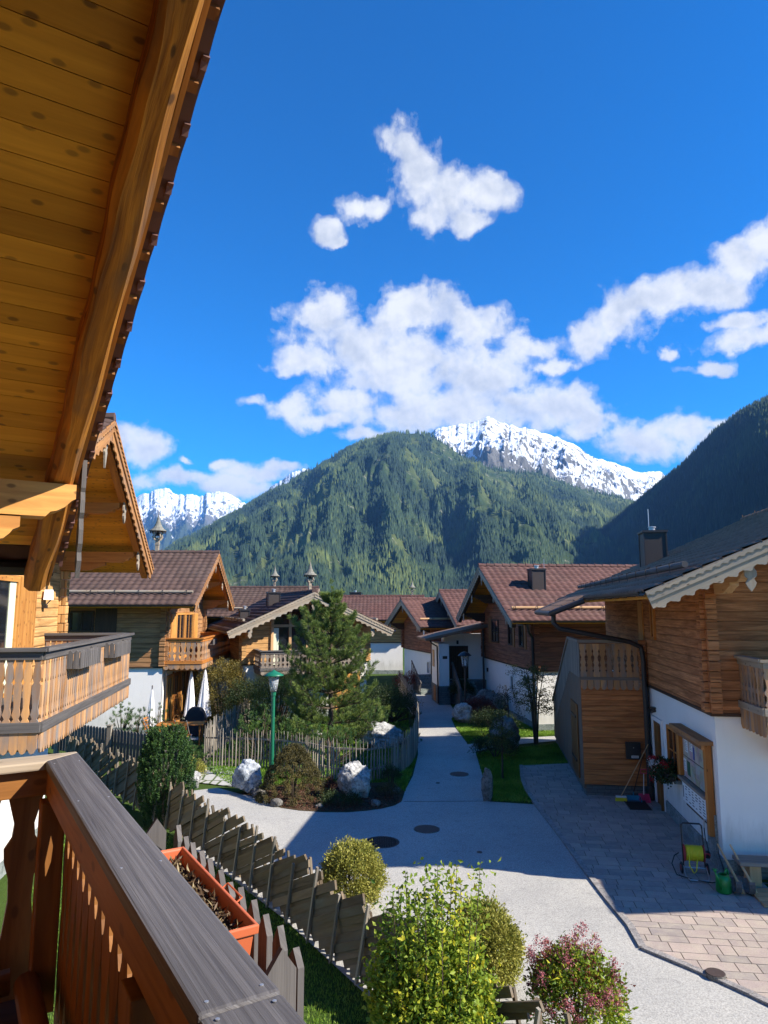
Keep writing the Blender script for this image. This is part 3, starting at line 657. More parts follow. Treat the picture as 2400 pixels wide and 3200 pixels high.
edge_pave = [gnd(*p) for p in [(1900,2290),(1659,2169),(1533,2111),(1389,2051),(1362,2004),(1293,1921),(1209,1804),(1156,1737),(1129,1694),(1126,1655)]]
edge_s = smooth_poly([edge_pave[0], edge_pave[1], edge_pave[2], edge_pave[3]], it=1) + smooth_poly(edge_pave[4:], it=2)
edge_r = [p for p in edge_s if p[1] < gnd(1156, 1737)[1] + .02]
lawn_pts = [gnd(*p) for p in [(1044,1731),(1044,1682),(1027,1624),(1009,1606),(984,1573),(975,1553),(985,1542)]]
left_up = [gnd(*p) for p in [(868,1500),(879,1528),(894,1548),(900,1577),(903,1630),(892,1676),(875,1708)]]
isl = smooth_poly([gnd(*p) for p in [(874,1712),(866,1737),(815,1750),(729,1757),(620,1750),(575,1735),(553,1722),(520,1716)]], it=1)
# outline of the asphalt, counter-clockwise from the lower right
road = [(6.4, -2.0), (11, -2)] + [tuple(p) for p in edge_r] + [tuple(gnd(1152, 1738)[:2])] + [tuple(p[:2]) for p in lawn_pts]
road += [tuple(gnd(960, 1500)[:2]), tuple(gnd(925, 1478)[:2]), tuple(gnd(880, 1478)[:2])] + [tuple(p[:2]) for p in left_up] + [tuple(p) for p in isl]
road += [tuple(gnd(*p)[:2]) for p in [(470,1702),(420,1708),(380,1738)]] + [(-4.0, 15.2), (-1.6, 11.9), (0.1, 9.2), (1.9, 5.2), (2.4, -2.0)]
sheet('road', road, 0.006, M_road)
# thin lighter strip where the upper lane joins
pav = [tuple(p) for p in edge_s] + [tuple(gnd(1232, 1650)[:2]), (7.6, 23.0), (7.4, 18), (6.9, 13.0), (14, 12.5), (14, 3.0)]
sheet('paving_joint_sand', pav, 0.014, M_bed)
def inpoly(p, P):
    c = False; j = len(P) - 1
    for i in range(len(P)):
        if (P[i][1] > p[1]) != (P[j][1] > p[1]) and p[0] < (P[j][0] - P[i][0]) * (p[1] - P[i][1]) / (P[j][1] - P[i][1] + 1e-12) + P[i][0]: c = not c
        j = i
    return c
def clip(subj, quad):
    out = subj
    for i in range(4):
        a, b = quad[i], quad[(i + 1) % 4]; inp = out; out = []
        if not inp: break
        sd = lambda p: (b[0] - a[0]) * (p[1] - a[1]) - (b[1] - a[1]) * (p[0] - a[0])
        for k in range(len(inp)):
            p, q = inp[k - 1], inp[k]; sp, sq = sd(p), sd(q)
            if (sp >= 0) != (sq >= 0):
                t = sp / (sp - sq); out.append((p[0] + (q[0] - p[0]) * t, p[1] + (q[1] - p[1]) * t))
            if sq >= 0: out.append(q)
    return out
m = MB(); cc_, ss_ = math.cos(rad(-8)), math.sin(rad(-8)); oy = -12.0; ri = 0
R_ = lambda x, y: (4 + x * cc_ - y * ss_, 14 + x * ss_ + y * cc_)
while oy < 10:
    rh_ = (.205, .30, .205, .255)[ri % 4]; ri += 1; ox = -4 + random.uniform(-.3, 0)
    while ox < 12:
        ln = random.choice((.205, .30, .41, .41, .50)); g = .006
        Q = [R_(ox + g, oy + g), R_(ox + ln - g, oy + g), R_(ox + ln - g, oy + rh_ - g), R_(ox + g, oy + rh_ - g)]
        ins = [inpoly(q, pav) for q in Q]
        if any(ins):
            P_ = Q if all(ins) else clip([tuple(p[:2]) for p in pav], Q)
            if len(P_) >= 3:
                z = .022 + random.uniform(-.002, .0025); ou, ov = random.uniform(0, 300), random.uniform(0, 300); n_ = len(P_)
                vs = [(p[0], p[1], z) for p in P_] + [(p[0], p[1], .005) for p in P_]
                ar = sum(P_[i][0] * P_[(i + 1) % n_][1] - P_[(i + 1) % n_][0] * P_[i][1] for i in range(n_))
                F = [tuple(range(n_))] + [(i, i + n_, (i + 1) % n_ + n_, (i + 1) % n_) for i in range(n_)]
                if ar < 0: F = [f[::-1] for f in F]
                m.add(vs, F, [[(vs[k][0] + ou, vs[k][1] + ov) for k in f] for f in F])
        ox += ln
    oy += rh_
kind(m.build('paved_forecourt', M_pave), 'structure')
# seam where the newer lane surface starts
m = MB(); a_, b_ = V3(gnd(872, 1732)), V3(gnd(1044, 1731)); m.bar(a_ + V3(0, 0, .005), b_ + V3(0, 0, .005), .02, .008); kind(m.build('road_seam', M_bed), 'structure')
m = MB(); prev = None
E3 = [V3(p[0], p[1], 0.0) for p in edge_s]
for a_, b_ in zip(E3[:-1], E3[1:]):
    L_ = np.linalg.norm(b_ - a_); n_ = max(1, int(L_ / 0.45)); d_ = (b_ - a_) / n_
    for q in range(n_):
        p0 = a_ + d_ * q + d_ * 0.01; p1 = a_ + d_ * (q + 1) - d_ * 0.01
        m.bar(p0 + V3(0, 0, 0.016 + random.uniform(-.003, .004)), p1 + V3(0, 0, 0.016 + random.uniform(-.003, .004)), 0.11, 0.06)
kind(m.build('kerb', M_kerb), 'structure')
sheet('side_path', [gnd(*p) for p in [(1009,1609),(1080,1597),(1212,1590),(1212,1600),(1080,1612),(1020,1626)]], 0.012, M_road)
sheet('planting_bed', [tuple(p) for p in isl] + [tuple(gnd(*p)[:2]) for p in [(560,1702),(620,1690),(720,1690),(800,1692),(850,1690)]], 0.016, M_bed)
sheet('stone_terrace', [gnd(*p) for p in [(330,1600),(430,1600),(440,1560),(500,1520),(530,1505),(400,1505),(330,1560)]], 0.02, M_terr)
sheet('garden_path', [gnd(*p) for p in [(420,1690),(505,1700),(560,1668),(470,1655),(430,1660)]], 0.012, M_terr)

# grass blades
def grass(name, poly, n, h, label, w=0.012, seed=0):
    P = np.array([p[:2] for p in poly]); lo, hi = P.min(0), P.max(0)
    pts = lo + (hi - lo) * rng.random((n, 2)); inside = np.zeros(n, bool); j = len(P) - 1
    for i in range(len(P)):
        c = ((P[i, 1] > pts[:, 1]) != (P[j, 1] > pts[:, 1])) & (pts[:, 0] < (P[j, 0] - P[i, 0]) * (pts[:, 1] - P[i, 1]) / (P[j, 1] - P[i, 1] + 1e-9) + P[i, 0])
        inside ^= c; j = i
    pts = pts[inside]; n = len(pts); C = np.concatenate([pts, np.full((n, 1), -0.02)], 1)
    D = rdir(n, 3.0); big = fbm(pts[:, 0] * 1.5, pts[:, 1] * 1.5, 3)
    r = np.clip(rng.random(n) * 0.6 + (big - 0.5) * 1.2 + 0.2, 0, 1)
    o = leaf_mesh(name, C, D, h * (0.6 + 0.8 * rng.random(n)), w, ML_grass, rnd=r); kind(o, 'stuff'); tag(o, label, 'grass'); return o
grass('lawn_grass', [(-7.5, 17.5), (-4.6, 16.0), (-2.0, 12.5), (-0.35, 9.9), (1.8, 6.9), (1.5, 4.5), (-2, 6), (-6, 12)], 150000, 0.055, 'bright green lawn grass between the woven fence and the balcony', 0.009)
grass('shaded_grass', [gnd(*p) for p in [(1046,1729),(1046,1685),(1029,1628),(1120,1616),(1215,1606),(1235,1648),(1126,1655),(1131,1694),(1155,1733)]], 60000, 0.07, 'shaded lawn grass between the lane and the paved forecourt', 0.016)
grass('verge_grass', [gnd(*p) for p in [(1009,1602),(986,1573),(977,1553),(990,1544),(1060,1540),(1210,1578),(1210,1588),(1090,1592)]], 45000, 0.08, 'grass verge along the right side of the narrow lane', 0.022)
grass('island_grass', [gnd(*p) for p in [(440,1658),(505,1700),(560,1702),(720,1692),(850,1692),(874,1712),(900,1640),(700,1682),(560,1650)]], 40000, 0.08, 'grass strip outside the curved picket fence', 0.018)
grass('garden_grass', [gnd(*p) for p in [(440,1650),(560,1648),(700,1675),(840,1670),(890,1630),(880,1530),(560,1520),(440,1560)]], 60000, 0.09, 'garden grass inside the curved picket fence', 0.025)

# ------------------------------------------------------------ chalet kit
def tile_slope(name, parent, x0, x1, rh, zap, slope, side, material, per=0.30, rowh=0.36, hp=0.032, samp=6):
    """tiles on one slope. local: ridge along x at y=0; eave at y=side*rh"""
    ln = math.hypot(rh, rh * slope); rows = max(2, round(ln / rowh)); rh_ = ln / rows
    cols = max(2, round((x1 - x0) / per)); ns = cols * samp + 1
    xs = np.linspace(x0, x1, ns); ph = (xs - x0) / (x1 - x0) * cols
    prof = hp * (0.5 - 0.5 * np.cos(2 * PI * ph)) ** 0.8
    dy, dz = rh / ln, -rh * slope / ln                # down-slope direction in (|y|, z)
    ny, nz = -dz, dy                                  # normal in (|y|, z)
    V = []; UVl = []
    for r in range(rows):
        s_top = ln - (r + 1) * rh_ ; s_bot = ln - r * rh_ + 0.03
        jit = (fbm(xs * 3 + r, xs * 0 + r, 2) - 0.5) * 0.008
        for (s_, off) in ((s_bot, 0.0), (s_bot, 0.045), (s_top, 0.012)):
            hgt = off + prof + (jit if off > 0.03 else 0)
            if off == 0.0: hgt = prof * 1.0 - 0.012
            y = s_ * dy + hgt * ny; z = zap + s_ * dz + hgt * nz
            V.append(np.stack([xs, side * y, z], 1)); UVl.append(np.stack([ph * 0.999 + 0.0005 + side * 100 + 300, np.full(ns, r + 0.5)], 1))
    V = np.concatenate(V); UV = np.concatenate(UVl)
    F = []
    for r in range(rows):
        for q in (0, 1):
            b = (r * 3 + q) * ns; a = np.arange(ns - 1) + b
            F.append(np.stack([a, a + 1, a + 1 + ns, a + ns], 1))
    F = np.concatenate(F)
    if side > 0: F = F[:, ::-1]
    # cell-constant u per face
    uvf = UV[F].copy(); mid = np.floor((uvf[:, :, 0].mean(1))) + 0.5; uvf[:, :, 0] = mid[:, None]
    return mesh_np(name, V, F, material, parent, smooth=False, uv=uvf.reshape(-1, 2))

def scallop(L, h, step, depth, phase=0):
    pts = [(0, 0)]; n = max(1, int(L / step)); st = L / n
    for i in range(n):
        x = i * st
        pts += [(x, -h), (x + st * .10, -h - depth * .2), (x + st * .22, -h - depth * .95), (x + st * .35, -h - depth * 1.0), (x + st * .5, -h - depth * .55), (x + st * .62, -h - depth * .35), (x + st * .78, -h + depth * .15), (x + st * .9, -h + depth * .05)]
    pts += [(L, -h), (L, 0)]
    return pts[::-1]

def balcony(parent, d, y0, y1, zt, zf, zb, slat, rail, x0=0.0, step=0.16, holes=1.0, thin=False, name='balcony', sides=(1, 1), label=None):
    """balcony on the +x face between y0 and y1; d deep"""
    m = MB(); m.box(x0, y0, zf - 0.14, x0 + d, y1, zf)
    for yy in np.linspace(y0 + 0.3, y1 - 0.3, 4): m.box(x0, yy - .07, zf - .34, x0 + d - .15, yy + .07, zf - .145)
    B = m.build(name, rail, parent)
    if label: B['label'] = label
    segs = [((x0 + d, y0, 0), (x0 + d, y1, 0))]
    if sides[0]: segs.append(((x0, y0, 0), (x0 + d, y0, 0)))
    if sides[1]: segs.append(((x0 + d, y1, 0), (x0, y1, 0)))
    hr = MB(); lr = MB(); sl = MB(); sk = MB()
    for (a, b) in segs:
        a = V3(a); b = V3(b); dr = unit(b - a); L = np.linalg.norm(b - a); out = np.cross(dr, V3(0, 0, 1))
        hr.bar(a - dr * .06 + V3(0, 0, zt - .025), b + dr * .06 + V3(0, 0, zt - .025), .17, .05)
        hr.bar(a + V3(0, 0, zt - .105), b + V3(0, 0, zt - .105), .07, .11)
        lr.bar(a - dr * .03 + V3(0, 0, zf + .02) + out * .035, b + dr * .03 + V3(0, 0, zf + .02) + out * .035, .05, .13)
        n = int(L / step); st = L / n; H = zt - .15 - zf; w_ = st / 2 * 0.98
        pr = [(0, 1), (.08, 1), (.12, .62), (.17, 1), (.28, .55), (.36, .5), (.42, 1), (.47, 1), (.50, .7), (.56, .42), (.70, .55), (.82, 1), (.90, .75), (1, 1)]
        if thin: pr = [(0, .9), (.1, .95), (.14, .5), (.2, .95), (.3, .6), (.5, .85), (.62, .95), (.66, .6), (.72, .95), (.85, .8), (.92, .55), (1, .95)]
        for i in range(n):
            c = a + dr * (st * (i + .5))
            R = [(w_ * (1 - (1 - q) * holes), zf + H * t) for t, q in pr]; O = [(x, z) for x, z in R] + [(-x, z) for x, z in R[::-1]]
            sl.prism(O, c, dr, V3(0, 0, 1), out, 0.03, grain=1)
            zz = zb + random.uniform(-.008, .008)
            O = [(-w_, zf - .03), (-w_, zb + .07), (-w_ * .5, zz + .015), (0, zz), (w_ * .5, zz + .015), (w_, zb + .07), (w_, zf - .03)]
            sk.prism(O[::-1], c + out * .02, dr, V3(0, 0, 1), out, 0.028, grain=1)
    hr.build('handrail', rail, B); lr.build('lower_rail', rail, B); sl.build('baluster_panel', slat, B); sk.build('skirt_board', slat, B)
    return B

def window(parent, o, ax, out, w_, h_, fm=None, name='window', bars=True, frame=0.07, board=None, curtain=False):
    """window on a wall: o = lower-left corner, ax = along wall, out = outward"""
    o = V3(o); ax = unit(ax); out = unit(out); up = V3(0, 0, 1); fm = fm or M_pale
    m = MB(); c = lambda u, v, d=0: o + ax * u + up * v + out * d
    for (p, q) in ((c(0, frame/2), c(w_, frame/2)), (c(0, h_ - frame/2), c(w_, h_ - frame/2))): m.bar(p + out * .03, q + out * .03, .07, frame)
    for u in (frame/2, w_ - frame/2): m.bar(c(u, frame, .03), c(u, h_ - frame, .03), frame, .07, up=out)
    if bars:
        m.bar(c(w_/2, frame, .02), c(w_/2, h_ - frame, .02), .05, .04, up=out)
        if h_ > 1.0 and bars != 'v': m.bar(c(frame, h_ * .5, .018), c(w_ - frame, h_ * .5, .018), .03, .03)
    W = m.build(name, fm, parent)
    g = MB(); g.obox(c(w_/2, h_/2, .012), ax, up, out, w_ - frame, h_ - frame, .012); g.build('pane', M_glass, W)
    if curtain:
        g = MB(); n = 9
        for s in (0, 1):
            for k in range(n):
                u0 = (frame + k * .035) if s == 0 else (w_ - frame - (k + 1) * .035)
                g.bar(c(u0 + .017, frame, .026), c(u0 + .017, h_ - frame, .026), .036, .012 + .008 * (k % 2), up=out)
            if curtain == 'l': break
        g.build('curtain', M_curt, W)
    return W

def turret(parent, x, zr, k=1.0):
    """small wooden bell turret on the ridge"""
    m = MB(); m.box(x - .07*k, -.07*k, zr - .2, x + .07*k, .07*k, zr + .62*k)
    for z_ in (.30, .36, .52): m.box(x - .085*k, -.085*k, zr + z_*k, x + .085*k, .085*k, zr + (z_+.03)*k)
    T = m.build('bell_turret', M_barge, parent)
    a = MB()
    for q in range(4):
        an = q * PI / 2 + PI / 4; dx, dy = math.cos(an), math.sin(an)
        P = [(.06, .50), (.16, .56), (.22, .66), (.18, .76), (.20, .86), (.22, .93)]
        a.tube([(x + dx * r*k, dy * r*k, zr + z*k) for r, z in P], [.03*k, .035*k, .04*k, .03*k, .03*k, .03*k], 6)
    a.build('carved_bracket', M_barge, T)
    r = MB(); n = 8
    r.lathe([(.36*k, .90*k), (.345*k, .93*k), (.25*k, 1.0*k), (.17*k, 1.1*k), (.115*k, 1.22*k), (.07*k, 1.36*k), (.035*k, 1.5*k), (.012*k, 1.62*k), (.008*k, 1.78*k), (0, 1.8*k)], 12, (x, 0, zr))
    r.build('spire_roof', M_shingle, T)
    f = MB()
    for q in range(12):
        an = q * PI / 6; f.box(x + math.cos(an) * .30*k - .025*k, math.sin(an) * .30*k - .025*k, zr + .82*k, x + math.cos(an) * .30*k + .025*k, math.sin(an) * .30*k + .025*k, zr + .905*k)
    f.lathe([(.0, .9*k), (.05*k, .84*k), (.09*k, .74*k), (.10*k, .70*k), (.0, .695*k)], 12, (x, 0, zr))
    f.build('bell', M_chim, T)
    return T

def chimney(parent, x, y, zb, w_, h_, d=None, rod=0):
    d = d or w_; m = MB(); m.pbox(x - w_/2, y - d/2, zb - .5, x + w_/2, y + d/2, zb + h_)
    C = m.build('chimney', M_chim, parent)
    c = MB()
    c.pbox(x - w_/2 - .05, y - d/2 - .05, zb + h_ - .03, x + w_/2 + .05, y + d/2 + .05, zb + h_ + .04)
    for sx in (-1, 1):
        for sy in (-1, 1): c.pbox(x + sx*w_/2 - .02, y + sy*d/2 - .02, zb - .3, x + sx*w_/2 + .02, y + sy*d/2 + .02, zb + h_ - .035)
    c.build('cap', M_black, C)
    f = MB(); f.lathe([(.09, 0), (.09, .1), (.12, .11), (.12, .14), (0, .16)], 14, (x, y, zb + h_ + .04)); f.build('flue', M_steel, C)
    if rod: r = MB(); r.tube([(x - w_/2 - .06, y, zb + h_ * .3), (x - w_/2 - .06, y, zb + h_ + rod)], .012, 5); r.build('lightning_rod', M_steel, C)
    return C

def chalet(name, label, loc, rz, L, hw, h1, zap, slope, rh, og, ogb=0.8, wall=None, tile=None, barge=None, soffit=None, group='alpine chalets', guards=True, pend=True,
           tilesamp=6, hw2=None, gut=True, rafters=True, logends=True, base=0.0, samp_rowh=0.36, gm=None, per=0.30, rh_r=None, ridge_nib=True, plinth=True):
    wall = wall or L_E; tile = tile or M_tile; barge = barge or M_barge; soffit = soffit or M_soffit
    T = thing(name, label, 'house', loc, rz, group)
    m = MB()
    m.pbox(-L, -hw, -0.3, 0, hw, h1); m.build('rendered_wall', M_white, T)
    if plinth:
        m = MB(); m.pbox(-L - .02, -hw - .025, -.3, .025, hw + .025, .28); m.build('stone_plinth', M_slate, T)
    zt = lambda y: zap - slope * abs(y)
    m = MB(); e = .05; zs = -.24
    for x in (e, -L - e): pass
    P = [(-hw - e, h1), (hw + e, h1), (hw + e, zt(hw) + zs), (0, zap + zs), (-hw - e, zt(hw) + zs)]
    vs = [(e, y, z) for y, z in P] + [(-L - e, y, z) for y, z in P]
    m.add(vs, [(0, 1, 2, 3, 4), (9, 8, 7, 6, 5), (1, 0, 5, 6), (2, 1, 6, 7), (3, 2, 7, 8), (4, 3, 8, 9), (0, 4, 9, 5)]); m.build('log_wall', wall, T)
    m = MB()
    m.box(e + .001, -hw - e - .03, h1 - .05, e + .03, hw + e + .03, h1 + .01)
    for s in (-1, 1): m.box(-L, s * (hw + e + .002), h1 - .05, e, s * (hw + e + .03), h1 + .01)
    m.build('wall_band', M_dkwood, T)
    if logends:
        nlog = int((zt(hw) - .3 - h1) / .2)
        for s in (-1, 1):
            m = MB()
            for k in range(nlog):
                z0 = h1 + .02 + k * .2
                m.box(e + .002, s * hw - .10 + random.uniform(-.01, .01), z0, e + .17 + random.uniform(-.015, .02), s * hw + .10, z0 + .185, grain=1)
                m.box(-.12, s * (hw + e + .002), z0 + .01, .10, s * (hw + e + .14) + random.uniform(-.01, .01), z0 + .18, grain=0)
            m.build('log_end', wall, T)
    # roof
    xb, xf = -L - ogb, og
    R = MB(); th = .11
    for s in (-1, 1):
        a, b = V3(xf - .06, 0, zap - .03), V3(xf - .06, s * rh, zt(rh) - .03)
        nb = int(math.hypot(rh, rh * slope) / .16); ax = unit(b - a); nn_ = unit(np.cross(V3(1, 0, 0), ax)); nn_ = nn_ if nn_[2] > 0 else -nn_
        wd = np.linalg.norm(b - a) / nb
        for k in range(nb):
            c = a + ax * wd * (k + .5) - nn_ * (.05 + .02)
            c[0] = (xb + xf) / 2; R.obox(c, V3(1, 0, 0), ax, nn_, xf - xb - .1, wd * .975, .04)
        R.obox(V3((xb + xf) / 2, 0, 0) + (a + b) / 2 * V3(0, 1, 1) - nn_ * .03, V3(1, 0, 0), ax, nn_, xf - xb - .14, np.linalg.norm(b - a) - .02, .035)
    roof = R.build('roof', soffit, T)
    for s in (-1, 1): tile_slope('roof_tiles', roof, xb, xf + .02, rh, zap + .02, slope, s, tile, samp=tilesamp, rowh=samp_rowh, per=per)
    m = MB(); n = int((xf - xb) / .38)
    for k in range(n):
        x = xb + (xf - xb) * k / n; q = (xf - xb) / n
        m.tube([(x, 0, zap + .05), (x + q * 1.02, 0, zap + .062)], [.10, .115], 8)
        if ridge_nib and k % 3 == 0: m.tube([(x, 0, zap + .12), (x, 0, zap + .24)], .012, 5)
    m.build('ridge_tiles', tile, roof)
    # bargeboards + rafters
    for xx, sgn in ((xf, 1), (xb, -1)):
        for s in (-1, 1):
            a = V3(xx, 0, zap - .0); b = V3(xx, s * rh, zt(rh)); L_ = np.linalg.norm(b - a); ax = unit(b - a); up = unit(np.cross(ax, V3(1, 0, 0))); up = up if up[2] > 0 else -up
            m = MB()
            m.prism([(0, .02), (L_, .02), (L_, -.17), (0, -.17)][::-1], a, ax, up, V3(1, 0, 0), .03)
            m.prism([(0.1 + x * 1, y) for x, y in scallop(L_ - .1, .30, .26, .055)], a - up * .0 + V3(-.03 * sgn, 0, 0), ax, up, V3(1, 0, 0), .03)
            m.prism([(x, y) for x, y in scallop(L_, .05, .15, .03)], a + V3(.03 * sgn, 0, 0), ax, up, V3(1, 0, 0), .02)
            m.build('bargeboard', barge, roof)
            if rafters and sgn > 0:
                m = MB(); m.bar(a - up * .22 + V3(-.16, 0, 0) + ax * .1, b - up * .22 + V3(-.16, 0, 0) - ax * .05, .14, .18, up=up); m.build('rafter', barge if gm is None else gm, roof)
    # purlins with carved ends
    pm = gm or soffit
    ys = [0, -hw * .97, hw * .97] + ([-hw * .5, hw * .5] if hw > 3.4 else [])
    for y in ys:
        hh = .24; z = zt(y) - .30 - (0.0 if y == 0 else .02); x1 = xf - .22
        O = [(-.3, 0), (x1, 0), (x1, -.10), (x1 - .05, -.13), (x1 - .09, -.13), (x1 - .13, -.19), (x1 - .22, -.2), (x1 - .27, -hh), (-.3, -hh)]
        m = MB(); m.prism(O[::-1], (0, y, z), V3(1, 0, 0), V3(0, 0, 1), V3(0, 1, 0), .18)
        if y != 0: m.prism([(-.1, 0), (xf * .55, 0), (xf * .55, -.06), (xf * .48, -.10), (xf * .36, -.19), (-.1, -.2)][::-1], (0, y, z - hh - .003), V3(1, 0, 0), V3(0, 0, 1), V3(0, 1, 0), .16)
        m.build('purlin', pm, roof)
        if pend:
            hgt = .55 if y else .7
            O = [(-.09, .1), (-.09, -.1), (-.06, -.14), (-.1, -.2), (-.1, -.28), (-.05, -.33), (-.09, -.4), (-.06, -.47), (0, -hgt)]
            O = O + [(-x, yv) for x, yv in O[::-1][1:]]
            m = MB(); m.prism(O, (xf - .13, y, zt(y) - .2), V3(0, 1, 0), V3(0, 0, 1), V3(1, 0, 0), .035, grain=1); m.build('pendant_board', M_barge, roof)
    if gut:
        for s in (-1, 1):
            m = MB(); r_ = .075; P = []
            for k in range(9): an = PI + PI * k / 8; P.append((math.cos(an) * r_, math.sin(an) * r_))
            P2 = P + [(p[0] * .9, p[1] * .9) for p in P[::-1]]
            m.prism(P2, ((xb + xf) / 2, s * (rh + .06), zt(rh) + .02), V3(0, 1, 0), V3(0, 0, 1), V3(1, 0, 0), xf - xb - .1)
            nbk = int((xf - xb) / .8)
            for k in range(nbk + 1): x = xb + .1 + (xf - xb - .2) * k / nbk; m.box(x - .012, s * (rh + .06) - .082, zt(rh) - .065, x + .012, s * (rh + .06) + .082, zt(rh) - .05)
            m.build('gutter', M_gutter, roof)
    if guards:
        for s in (-1, 1):
            yy = rh - .75; m = MB(); z = zt(yy) + .18
            m.tube([(xb + .2, s * yy, z), ((xb + xf) / 2, s * yy, z + .01), (xf - .25, s * yy, z)], .06, 8); G = m.build('snow_guard', M_barge if guards is True else guards, roof)
            m = MB(); k = xb + .5
            while k < xf - .3:
                if guards is M_greywood: m = MB()
                m.tube([(k, s * (yy - .2), zt(yy - .2) + .03), (k, s * (yy + .09), zt(yy) + .03), (k, s * (yy + .1), z + .06), (k, s * yy, z + .09)], .014, 5); k += .95
                if guards is M_greywood: m.build('guard_bracket', M_black, roof)
            if guards is not M_greywood: m.build('guard_bracket', M_black, roof)
    T['_zt'] = 0; del T['_zt']
    return T, roof
# ------------------------------------------------------------ the houses
X_, Y_, Z_ = V3(1, 0, 0), V3(0, 1, 0), V3(0, 0, 1)
def rel(T, wx, wy):
    c, s = math.cos(T.rotation_euler.z), math.sin(T.rotation_euler.z); dx, dy = wx - T.location.x, wy - T.location.y
    return dx * c + dy * s, -dx * s + dy * c

# --- our own chalet (roof overhang and balcony in the foreground); local x = outward, y = along the facade
RZ0 = rad(31.8); c0, s0 = math.cos(RZ0), math.sin(RZ0)
OWN = thing('chalet', 'nearest chalet whose pine soffit, rafter and wooden balcony frame the left foreground', 'house',
            (-1.1 * c0 - 1.95 * s0, -1.1 * s0 + 1.95 * c0, 0), RZ0, 'alpine chalets')
def own(mb, name, material, parent=None, **kw):
    o = mb.build(name, material, parent or OWN, **kw)
    if parent is None: o.location = (1.1, -1.95, 0)
    return o
S0 = .51; ztop = lambda y: 5.38 + S0 * (6.95 - y)
ln0 = math.hypot(1, S0); dn = V3(0, 1, -S0) / ln0; up0 = V3(0, S0, 1) / ln0
m = MB(); nb = 34; bw = .1465 * .999
for side in (1, -1):
    for k in range(nb):
        s_ = k * bw + bw / 2
        d_ = V3(0, side, -S0) / ln0; u_ = V3(0, side * S0, 1) / ln0
        c = V3(0, 1.95, ztop(1.95)) + d_ * s_ - u_ * .16
        c[0] = -2.1; m.obox(c, X_, d_, u_, 5.5, bw * .972, .03)
own(m, 'soffit', M_soffit)
m = MB()
for side in (1, -1):
    d_ = V3(0, side, -S0) / ln0; u_ = V3(0, side * S0, 1) / ln0
    m.obox(V3(-2.1, 1.95, ztop(1.95)) + d_ * (nb * bw / 2) - u_ * .10, X_, d_, u_, 5.48, nb * bw, .06)
own(m, 'roof_deck', M_dkwood)
for side in (1, -1):
    d_ = V3(0, side, -S0) / ln0; u_ = V3(0, side * S0, 1) / ln0
    A = V3(.575, 1.95, ztop(1.95)); e = A + d_ * 5.42
    m = MB()
    # hewn rafter with slightly wavy faces
    n = 26; 
    for k in range(n): pass
    st = np.linspace(.0, 5.42, 60); vs = []; F = []; UV = []
    for i, q in enumerate(st):
        c = A + d_ * q - u_ * (.27)
        w1 = .082 + .006 * math.sin(q * 5.1) + .004 * math.sin(q * 13); w2 = .080 + .006 * math.sin(q * 4.3 + 1)
        h1_ = .085 + .007 * math.sin(q * 6.7 + 2)
        ch = .028 + .012 * math.sin(q * 3.1 + 4)
        for (a_, b_) in ((-w1, .09), (-w1, -h1_ + ch), (-w1 + ch, -h1_), (w2 - ch, -h1_ - .004), (w2, -h1_ + ch), (w2, .09)):
            vs.append(c + X_ * a_ + u_ * b_)
    for i in range(len(st) - 1):
        for j in range(6):
            j2 = (j + 1) % 6; F.append((i * 6 + j, i * 6 + j2, (i + 1) * 6 + j2, (i + 1) * 6 + j))
            v0 = [0, .17, .2, .33, .36, .53][j]; v1 = [0.17, .2, .33, .36, .53, .7][j]
            UV.append([(st[i], v0), (st[i], v1), (st[i + 1], v1), (st[i + 1], v0)])
    F += [tuple(range(6)), tuple(range(len(vs) - 1, len(vs) - 7, -1))]; UV += [[(0, 0)] * 6] * 2
    if side > 0: F = [f[::-1] for f in F]; UV = [u[::-1] for u in UV]
    m.add(vs, F, UV); own(m, 'rafter', M_beam)
    m = MB(); m.obox(V3(.672, 1.95, ztop(1.95)) + d_ * 2.7 - u_ * .19, d_, X_, u_, 5.5, .022, .2)
    m.obox(V3(.692, 1.95, ztop(1.95)) + d_ * 2.7 - u_ * .13, d_, X_, u_, 5.5, .016, .17)
    own(m, 'bargeboard', M_orange)
    # verge tiles: overlapping stepped pieces
    m = MB(); n = 17; rl = 5.42 / n
    for k in range(n):
        q = k * rl; jx = random.uniform(-.004, .004)
        c = V3(0, 1.95, ztop(1.95)) + d_ * (q + rl * .5) - u_ * (.045 + .0)
        prof = [(0, .0), (.10, -.012), (.2, -.03), (.30, -.02), (.37, .012), (.37, .05), (0, .045)]
        # drop plate on the verge, curved like a pantile edge
        O = [(-.02, .05), (-.02, -.085), (.06, -.075), (.14, -.062), (.22, -.06), (.30, -.07), (rl + .035, -.10), (rl + .035, .03)]
        m.prism(O[::-1], V3(.775 + jx, 1.95, ztop(1.95)) + d_ * q + u_ * .01, d_, u_, X_, .03)
        m.obox(c + X_ * (.70 + jx) , d_, X_, u_, rl + .05, .17, .03)
    own(m, 'verge_tile', M_tilered)
    for k in range(n):
        for (q, wd) in ((.12, .05),):
            m = MB(); m.obox(V3(.742, 1.95, ztop(1.95)) + d_ * (k * rl + q) - u_ * .075, d_, X_, u_, wd, .055, .04); own(m, 'batten_end', M_balu)
def own_slope(side):
    d = bpy.data.objects
    o = tile_slope('roof_tiles', OWN, -5.7 + 1.1, .74 + 1.1, 5.0, ztop(1.95) + .012, S0, side, M_tilered, samp=6); return o
own_slope(1); own_slope(-1)
m = MB(); 
O = [(-1.4, .0), (.665, .0), (.665, -.10), (.64, -.115), (.60, -.16), (.55, -.19), (.51, -.20), (.48, -.235), (-1.4, -.24)]
m.prism(O[::-1], (0, 5.28, 5.86), X_, Z_, Y_, .2); own(m, 'purlin', M_honey)
